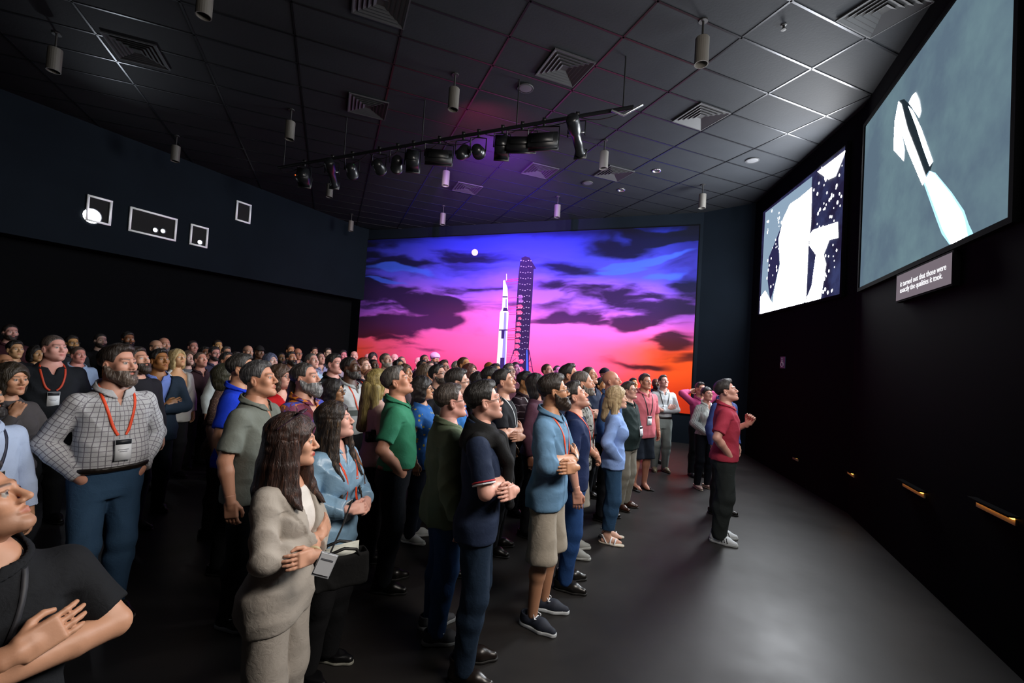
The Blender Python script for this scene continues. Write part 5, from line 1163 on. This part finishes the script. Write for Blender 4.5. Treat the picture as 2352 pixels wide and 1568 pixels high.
person('man in navy t-shirt and jeans looking up behind the bearded man', 1320, 910, 3.9, lod=0, fy=-8, pitch=24, tone='cb9884', hair=('quiff', '1e1816'), stub=.35, tops=[tee('14244a')], bottom=jeans('1c3c6c'), lanyard=OR, girth=1.04, shoes=('shoe', '161412', '0c0b0a'))
person('blonde woman in pale blue cardigan, rolled jeans and white sandals', 1418, 914, 4.9, lod=0, fem=True, fy=6, pitch=6, pose='pocket', tone='cfa590', hair=('wave', 'a8916c', 'd8c8a4'), tops=[dict(name='cardigan', mat=cloth('7f9cd2'), sleeve=1.93, hem=.86, inf=.018, loose=.016, fold=.006)], bottom=jeans('24405c', end=.16, loose=.02), shoes=('sandal', 'd8dce0', 'c0b8a8'),
       extra=locks(mirror([((.072, -.02, 1.62), (.085, -.02, 1.44), .036, .036)]) + [((0, -.09, 1.62), (0, -.115, 1.42), .07, .06)], 'a8916c', 'd8c8a4'))
person('man with glasses in dark green shirt, white badge and khaki trousers', 1445, 897, 6.01, lod=1, fy=0, pitch=10, pose='pocket', tone='c49684', hair=('side', '3a3026'), glasses='2a2622', girth=1.14, belly=.06, tops=[shirt('1c2a2a', mat=cloth('1c2a2a', kind='plain'), hem=.84, sleeve=.85)], bottom=pants('7d7a70', loose=.022), badge=True, badgez=1.12, shoes=('shoe', '3a1f14', '1a120c'))
person('man in salmon pink shirt and dark shorts wearing flip-flops', 1482, 877, 6.95, lod=1, fy=-12, pitch=8, tone='c08a74', hair=('short', '3a2e28', '6a605a'), girth=1.1, tops=[shirt('d0707c', hem=.80, sleeve=.9)], bottom=shorts('141c28', end=.48), lanyard='20181a', badge=True, badgez=1.08, shoes=('flipflop', '141414', '1a1a1a'))
person('man in white shirt and pale grey trousers, arms folded, near the mural corner', 1524, 877, 8.20, lod=1, fy=-18, hyaw=8, pitch=20, pose='crossed', tone='c4958a', hair=('short', '3c342e'), tops=[shirt('c3cacf', hem=1.0)], bottom=pants('8d9896'), belt=('1a1412', .985, 1.025, .020), lanyard='181c18', shoes=('shoe', '8a8068', '6a624e'))
person('man in raspberry red polo, dark trousers and white striped sneakers', 1668, 898, 5.1, lod=0, fy=10, pitch=18, hyaw=0, pose=('pocket', 'raise'), stance=.09, tone='c8998a', hair=('quiff', '2a2422', '4a4442'), girth=1.1, tops=[polo('a03044', hem=.90)], bottom=pants('252b2b', loose=.028), shoes=('sneaker', 'c6ccd0', 'a8aeb0'), extra=shoe_stripes)
person('woman in white striped blouse and black trousers left of raspberry polo', 1624, 905, 7.20, lod=1, fem=True, fy=-4, pitch=10, pose='low', tone='c49080', hair=('bun', '1c1614'), tops=[dict(name='striped_blouse', mat=cloth('c4c8c6', kind='vstripe', col2='3c4240'), sleeve=1.93, hem=.95, inf=.013, loose=.018, collar=.8, v=1.38)], bottom=pants('10131c', loose=.006), shoes=('heel', 'b89a90', 'b0a090'))
person('person in magenta shirt with hands behind head at the mural corner', 1609, 893, 7.95, lod=1, fy=0, pitch=8, pose='behind', tone='b0806c', hair=('short', '241c1c'), tops=[shirt('a83c6c')], bottom=pants())
person('man mostly hidden behind raspberry polo, blue shirt shoulder showing', 1667, 893, 6.00, lod=1, fy=0, pitch=10, tone='c09080', hair=('short', '2a2422'), tops=[shirt('3a4c88')], bottom=pants())
person('man in black t-shirt with white lanyard, arms folded, behind the navy polo', 1158, 877, 4.49, lod=1, fy=-2, pitch=15, pose='crossed', tone='c0917a', hair=('short', '1c1917'), stub=.2, girth=1.08, tops=[tee('12141a')], bottom=pants('101216'), lanyard='b9bfc4', badgez=1.14)
person('dark-haired man in maroon polo with thin white stripes', 1207, 876, 5.59, lod=1, fy=-8, pitch=8, tone='8f6640', hair=('side', '120f0f'), girth=1.05, tops=[polo('2a1a22', mat=cloth('2a1a22', kind='hstripe', col2='a09098'))], bottom=pants(), lanyard='b0b4b8', badgez=1.15)
person('tall man with swept-back dark hair right of the bearded man', 1309, 862, 5.34, lod=1, fy=4, pitch=16, tone='b98468', hair=('quiff', '1c1716'), tops=[shirt('3c4c6c')], bottom=pants())
person('man with greying goatee in black and white leaf-print shirt', 1339, 881, 4.54, lod=1, fy=2, pitch=8, pose='low', tone='bd8c74', hair=('buzz', '4a423c'), beard=('short', '57504a', '8d8882'), girth=1.05, tops=[dict(name='print_shirt', mat=cloth('8d8f8c', kind='palm', col2='1e2222'), sleeve=.85, collar=1., v=1.36, hem=.84, loose=.02)], bottom=shorts('8a857a'), lanyard=OR, badge=True, badgez=1.06, shoes=('sneaker', '8a8c88', 'a0a29e'))
person('man in navy uniform polo, arms folded, before the red mural', 1355, 863, 6.32, lod=1, fy=-4, pitch=15, pose='crossed', tone='c08c72', hair=('buzz', '3a2c22'), girth=1.05, tops=[polo('18243c')], bottom=pants('141820'))
person('bald man in blue shirt left of the blonde woman', 1405, 875, 5.55, lod=1, fy=4, pitch=10, tone='b8846e', hair=('bald', '3a2a22'), girth=1.05, tops=[shirt('41608c', hem=.92)], bottom=pants('12141a'))
person('tall dark-haired man with glasses behind the olive jacket', 1052, 879, 4.03, lod=1, fy=6, pitch=6, tone='c9a08e', hair=('short', '1f1916'), glasses='14120f', tops=[shirt('2a6ab0')], bottom=pants(), lanyard=OR, badgez=1.16)
person('dark-haired woman with glasses low behind the satin blouse', 768, 899, 4.34, lod=1, fem=True, fy=0, pitch=6, tone='b98a64', hair=('bob', '1a1512'), glasses='2a2220', tops=[knit('2a2226')], bottom=pants())
person('blonde woman seen from behind in pale pink top, left of green polo', 872, 880, 4.15, lod=1, fem=True, fy=40, pitch=4, tone='cfa08a', hair=('long', '8a7a44', 'c4b070'), tops=[dict(name='blouse', mat=cloth('b89a92'), sleeve=.8, hem=.90, loose=.02)], bottom=pants(), pose='clasp',
       extra=locks([((0, -.09, 1.62), (0, -.13, 1.25), .072, .055), ((.07, -.05, 1.62), (.10, -.06, 1.28), .045, .03), ((-.07, -.05, 1.62), (-.10, -.06, 1.28), .045, .03)], '8a7a44', 'c4b070', am=.003, res=.010))
person('black polo man with short dark hair behind the floral shirt', 768, 836, 5.60, lod=1, fy=-8, pitch=6, tone='c9958a', hair=('short', '1a1614'), girth=1.14, belly=.03, face=dict(fat=.008), tops=[polo('101416')], bottom=pants(), lanyard='b83a1c', badgez=1.1)
person('balding man in light blue polo beside the banded polo', 857, 868, 5.45, lod=1, fy=4, pitch=10, tone='c0886e', hair=('ring', '8a8078'), tops=[polo('5f8eb0')], bottom=pants())
person('dark-haired man in turquoise polo behind the navy polo', 1128, 868, 5.17, lod=1, fy=6, pitch=8, tone='a87a4e', hair=('short', '14110f'), tops=[polo('1a88b4')], bottom=pants(), lanyard=OR, badgez=1.14)
# ------------------------------------------------------------------ the rows behind: (label, px, py, depth, female, tone, hair, top, options)
BGP = [polo, tee, shirt]
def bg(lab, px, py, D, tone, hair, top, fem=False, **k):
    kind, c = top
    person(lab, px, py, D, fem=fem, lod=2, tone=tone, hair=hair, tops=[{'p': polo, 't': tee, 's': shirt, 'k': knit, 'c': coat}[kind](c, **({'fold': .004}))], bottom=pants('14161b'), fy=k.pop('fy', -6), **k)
bg('short-haired man in dark red shirt at the far left wall', 24, 764, 7.30, 'b88a80', ('buzz', '2a2220'), ('s', '3a1c24'), beard=('short', '2a201c'))
bg('young dark-haired man behind the chin-resting woman', 35, 803, 6.10, 'b8926c', ('short', '14110e'), ('t', '1a1c20'))
bg('bald man half hidden just above the chin-resting woman', 10, 836, 4.90, 'b08060', ('bald', '2a2018'), ('t', '1c1c20'))
bg('woman in shadow left of the big black sweater man', 84, 813, 6.61, 'a8845c', ('bob', '16120e'), ('k', '181a1c'), fem=True)
bg('man with glasses and beard right of the big man in black sweater', 165, 789, 7.30, 'b08858', ('short', '1a1410'), ('s', '22262c'), beard=('full', '1c1612'), glasses='101010')
bg('red-faced man in light blue shirt behind the checked shirt shoulder', 180, 816, 6.30, 'c08478', ('buzz', '4a3a30'), ('s', '93a9c8'), girth=1.16)
bg('bearded man in black with white undershirt against the back wall', 231, 783, 8.08, 'b89c90', ('buzz', '2a2624'), ('t', '0e0f12'), beard=('short', '241c18'))
bg('dark bearded man above the checked shirt man', 294, 780, 7.99, '7a5238', ('short', '120e0c'), ('t', '121316'), beard=('full', '14100e'))
bg('goateed man just behind the face of the checked shirt man', 316, 828, 4.37, 'c09078', ('short', '241a14'), ('k', '1c1c22'), beard=('full', '30241c'))
bg('woman with golden lit face between checked shirt and navy suit', 328, 846, 5.49, 'b88a50', ('bob', '161210'), ('k', '20222a'), fem=True)  # golden light on her face is put into the skin tone
bg('bald man left of tall grey shirt at the back', 359, 799, 7.12, 'b08a72', ('ring', '3a3028'), ('s', '24242a'))
bg('tall balding man in pale checked shirt at the back wall', 377, 792, 7.90, 'b0806a', ('ring', '3a302a'), ('s', '9aa6b4'), beard=('short', '57504a'))
bg('blonde woman in white jacket right of navy suit', 408, 824, 6.06, 'c49870', ('wave', 'b09868', 'd8c69a'), ('c', 'b8bab8'), fem=True)
bg('young fair woman in grey cardigan behind white jacket', 432, 824, 7.05, 'caa294', ('bob', '4a3628'), ('k', '6a6c6e'), fem=True)
bg('shaven man in black gazing up at the back wall', 443, 797, 8.80, 'ac7a6c', ('buzz', '2a2220'), ('t', '121318'))
bg('balding man in maroon button shirt right of white jacket', 461, 827, 6.69, 'c48c78', ('buzz', '57483c'), ('s', '3e2a30'))
bg('dark-skinned person in deep shade behind maroon shirt', 471, 811, 8.39, '6a4632', ('short', '120e0c'), ('t', '14151a'))
bg('man with glinting glasses in purple-grey shirt', 493, 813, 7.70, 'c08a80', ('short', '201a18'), ('s', '38364e'), glasses='0e0e10', beard=('short', '2a2020'))
bg('bald man at the back wall above glinting glasses man', 500, 795, 9.36, 'b08a58', ('buzz', '2a2018'), ('t', '16171a'))
bg('black-haired man in pale grey shirt left of patterned dress', 522, 829, 6.28, 'b98a70', ('short', '12100e'), ('s', 'a4acac'))
bg('brown-haired man just right of the pale grey shirt', 543, 825, 7.40, 'c08a7a', ('short', '241a16'), ('t', '22242a'))
bg('grey-fringed man whose forehead shows above pale grey shirt', 520, 810, 8.96, 'b88a70', ('short', '3a3632', '77736e'), ('s', '22262e'))
bg('grey goateed bald man at the back above royal blue polo', 570, 808, 8.60, 'b48a74', ('ring', '57504a'), ('t', '2a2226'), beard=('goatee', '8a8680'))
bg('person in dark cap barely visible at the back', 596, 810, 9.16, '6a4c3a', ('cap', '1c1a1a'), ('t', '101114'))
bg('woman with blue-grey dyed hair behind the grey polo man', 622, 831, 6.70, 'cfa79c', ('bob', '4a5068', '77809c'), ('k', '242830'), fem=True)
bg('dark-skinned man with shiny glasses at the back', 645, 823, 8.96, '6e5234', ('buzz', '100d0b'), ('t', '14161a'), glasses='0c0c0e', beard=('short', '14100e'))
bg('bearded dark-haired man with orange collar', 669, 824, 7.90, 'ae7c60', ('short', '14100e'), ('p', '9a6228'), beard=('full', '1c1612'))
bg('shaven-headed man highest at the back, left of centre', 667, 805, 10.00, 'b8845e', ('buzz', '2a1c14'), ('t', '1c1a1c'))
bg('man with glasses in grey shirt behind orange collar', 684, 813, 9.53, 'b07860', ('ring', '3a302a'), ('s', '77797c'), glasses='101014')
bg('grey-haired man in pale blue collar above the floral shirt', 717, 830, 6.80, 'c8988a', ('buzz', '57524c'), ('s', '9cb4cc'))
bg('fair man in lavender shirt right of pale blue collar', 736, 824, 8.80, 'c09080', ('buzz', '4a3c34'), ('s', '8a88a8'))
bg('small dim face at the back wall left of black polo man', 722, 809, 11.32, 'b08a74', ('short', '1c1614'), ('t', '14161a'))
bg('man with glasses dim at the back wall above black polo man', 753, 811, 11.00, 'b8a08a', ('short', '1c1816'), ('t', '16181c'), glasses='1a1a1a')
bg('pink-lit man in white collar near the left mural edge', 788, 817, 10.23, 'b8707c', ('short', '1c1418'), ('s', 'a8a0b4'))  # pink light near the mural is put into his skin tone
bg('grey-haired man just left of the mural edge', 814, 818, 10.80, 'b88c84', ('ring', '6a6260'), ('t', '1c1a20'))
bg('pale red-haired man with trimmed beard in plum polo', 836, 843, 6.13, 'd2ac9c', ('short', '5a3420'), ('p', '241a2c'), beard=('short', '8a5c40'), lanyard='c8401e')
bg('bald pink-lit man at the left end of the mural', 845, 823, 11.35, 'c0848c', ('bald', '3a2a2a'), ('t', '241c24'))  # skin tone carries the pink light falling on him
bg('dark-haired woman at the left end of the mural', 857, 823, 10.20, 'a86a64', ('bob', '140e10'), ('t', '201a20'), fem=True)
bg('dark-skinned man with glasses below the left end of the mural', 859, 840, 8.27, '5e4434', ('buzz', '120e0c'), ('t', '1c1a20'), glasses='141416', beard=('short', '1a1614'))
bg('stout grey-haired man in black jacket with white collar', 887, 829, 7.37, 'b89080', ('buzz', '57524a'), ('c', '14151a'), girth=1.16, beard=('short', '8a847c'))
bg('bald man lit pink against the orange mural', 907, 825, 9.90, 'c88894', ('bald', '4a3a3a'), ('t', '241a26'))  # pink of the light is mixed into the skin tone
bg('man with short grey hair right of the pink-lit bald man', 923, 832, 9.40, 'b07c70', ('buzz', '4a423e'), ('t', '2a1c28'))
bg('curly dark-haired person behind the green polo', 917, 842, 8.04, 'b08a6a', ('curly', '120e0d'), ('t', '201a24'))
bg('woman with short brown hair right of the green polo head', 932, 857, 6.35, 'c08a68', ('bob', '4a3422'), ('k', '57464a'), fem=True)
bg('bald man glowing pink beside the turban man', 962, 832, 10.23, 'd890a4', ('bald', '4a3a3a'), ('t', '30182c'))  # tone pinked to paint in the light on his head
bg('man with short hair and beard left of the turban', 976, 829, 9.00, '9a6656', ('buzz', '241a18'), ('t', '2c1c2a'), beard=('short', '2a1e1c'))
bg('man in lilac-lit turban and blue shirt with dark beard', 999, 826, 9.56, '8a5a44', ('turban', 'c48cc8'), ('s', '5068c4'), beard=('full', '1a1216'), pitch=5)  # lilac spill of the mural lamps is put into the turban colour
bg('dark-haired man with glasses in pale grey shirt left of turban', 971, 844, 7.73, 'a87a5c', ('short', '181310'), ('s', '9aa2a8'), glasses='1a1a1a')
bg('fair person with glasses just below the turban man', 988, 845, 8.30, 'cfa096', ('short', '4a3630'), ('s', 'b0a0b0'), glasses='201c1c')
bg('woman with highlighted brown hair behind the print dress', 979, 859, 5.81, 'b07c58', ('wave', '4a3828', '8a8070'), ('k', '3a3034'), fem=True)
bg('boyish man with glasses and tousled hair right of turban', 1020, 845, 7.36, 'b88474', ('side', '3a241c'), ('t', '30283a'), glasses='141214')
bg('man with dark glasses and black t-shirt right of print dress', 1007, 862, 5.29, 'c49a88', ('short', '161210'), ('t', '16171c'), glasses='121012', beard=('short', '2c241e'))
bg('white-haired man left of the rocket', 1050, 845, 8.08, 'b08a80', ('short', '8a8680', 'b8b4b0'), ('s', '6a5a64'))
bg('ginger crew-cut man tallest left of the rocket', 1067, 839, 6.94, 'b88458', ('buzz', '4a2c18'), ('t', '2c2430'))
bg('woman with cropped auburn hair and round glasses', 1081, 857, 6.25, 'c49484', ('bob', '5a2e26'), ('k', '57383c'), fem=True, glasses='8a8488', lanyard='1a1416')
bg('brown-skinned bald man at the foot of the rocket', 1125, 847, 7.70, '8a5526', ('bald', '2a1a0e'), ('t', '241c24'))
bg('man with flat dark hair at the foot of the rocket', 1139, 855, 6.69, 'b0845e', ('short', '1c1512'), ('t', '1e2430'))
bg('dark-haired woman low between olive jacket and turquoise polo', 1101, 877, 5.71, '8a5c3c', ('bob', '120e0c'), ('t', '1a1a20'), fem=True)
bg('grey-haired man with glasses left of the tower', 1170, 853, 7.24, 'b08e80', ('short', '4a4642', '7a7672'), ('s', '4a2430'), glasses='57504c')
bg('purple-lit man with moustache and maroon shirt before the tower', 1184, 848, 8.30, 'b06a9c', ('short', '1a1018'), ('s', '5a1c26'), beard=('goatee', '2a1424'), lanyard='c8301e')  # purple light is painted into the skin tone
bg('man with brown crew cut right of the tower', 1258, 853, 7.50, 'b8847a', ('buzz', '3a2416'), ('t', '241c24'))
bg('small pink-lit face right of the tower', 1281, 853, 9.20, 'b0609c', ('buzz', '1a1218'), ('t', '241824'))  # pink light baked into the face tone
bg('dark-haired woman in sparkly plum top behind the denim shirt', 1234, 884, 4.94, 'a8745c', ('long', '140f10'), ('k', '4a2c3c'), fem=True)
bg('man whose ear and cheek show behind the swept-back hair', 1294, 876, 5.90, 'c09478', ('short', '4a3a2c'), ('t', '2a303c'))
bg('man in dark cap against the red mural', 1391, 863, 8.00, 'a87466', ('cap', '1c1828'), ('t', '201c28'))
bg('dark-haired woman left of the bald blue shirt man', 1382, 885, 6.83, 'b8845a', ('bun', '140f0e'), ('k', '202430'), fem=True)
bg('young dark-haired man left of the salmon shirt', 1455, 882, 8.60, 'a07048', ('short', '14100e'), ('t', '1c1c22'))
bg('dark-skinned man in blue plaid between salmon and white shirts', 1507, 882, 8.85, '5a3626', ('bald', '1a100c'), ('s', '2c4470'), beard=('short', '1c1210'))
print('PEOPLE', len(PEOPLE)); print(sorted((h, l[:40]) for l, h, d, r in PEOPLE)[:12], sorted((h, l[:40]) for l, h, d, r in PEOPLE)[-12:])

# ------------------------------------------------------------------ carried things
# black tote hanging from the folded arm of the woman in the pale suit
hp = at_depth(782, 1296, 2.32); ang = math.radians(35)
bag = tag(empty('tote_bag', (hp.x, hp.y, hp.z), ang), 'black open tote bag with papers, hanging beside the pale trouser suit', 'bag')
def bagf(P):
    q = np.abs(P - V(0, 0, -.02)) - V(.115, .03, .065); d = np.minimum(q.max(1), 0) + ln(np.maximum(q, 0)) - .02; d = d + folds(P, .004, 1.)
    i = np.abs(P - V(0, 0, .06)) - V(.11, .023, .10); return smax(d, -(np.minimum(i.max(1), 0) + ln(np.maximum(i, 0)) - .012), .004)
link('bag_body', mesh_np('bag_body', *polygonize(bagf, (-.22, -.12, -.18), (.22, .12, .16), .007)), cloth('0d0e0f'), bag)
link('handle', mesh_np('handle', *join([tube([(-.08, s_*.045, .05), (-.06, s_*.05, .085), (0, s_*.05, .10), (.06, s_*.05, .085), (.08, s_*.045, .05)], .008, 6) for s_ in (-1, 1)])), paint('bag_handle', '101112', .5), bag)
link('papers', mesh_np('papers', *join([boxm((-.02 + .02*k, -.006 + .012*k, .04 + .006*k), (.15, .003, .09), rotz(.05*k)) for k in range(3)]), smooth=False), paint('paper_white', 'c8ccc4', .8), bag)
hp = at_depth(747, 1296, 1.90)
nb = tag(empty('name_badge', (hp.x, hp.y, hp.z), math.radians(20)), 'white name badge hanging low beside the pale trouser suit', 'badge'); nb.rotation_euler = (0, .35, math.radians(20))
link('card', shape('card', *boxm((0, 0, 0), (.064, .004, .086))), paint('badge_card', 'dfe4ea', .5, var=.03), nb); link('sleeve', shape('sleeve', *boxm((0, .004, -.004), (.072, .004, .100))), paint('badge_sleeve', 'b9bec4', .25), nb)
link('cord', mesh_np('cord', *tube([(0, 0, .05), (.005, .03, .16), (.0, .05, .26)], .004, 5)), paint('badge_cord', '26282a', .7), nb)
link('print', shape('print', *boxm((0, -.003, .02), (.05, .001, .006))), paint('badge_print', '70757c', .6), nb)
# compact camera in the hands of the blonde woman
hp = at_depth(858, 1002, 4.02); cm = tag(empty('photo_camera', hp, math.radians(40)), 'small black camera held by the blonde woman in pink', 'camera')
link('camera_body', mesh_np('camera_body', *join([boxm((0, 0, 0), (.13, .06, .085)), boxm((0, 0, .05), (.05, .05, .025))]), smooth=False), m_blk2, cm); link('lens', mesh_np('lens', *tube([(0, .02, 0), (0, .10, 0), (0, .105, 0)], [.035, .035, .02], 14)), m_blk, cm); link('lens_rim', mesh_np('lens_rim', *tube([(.033*math.cos(a), .105, .033*math.sin(a)) for a in np.linspace(0, 2*math.pi, 17)], .004, 5)), m_steel, cm)
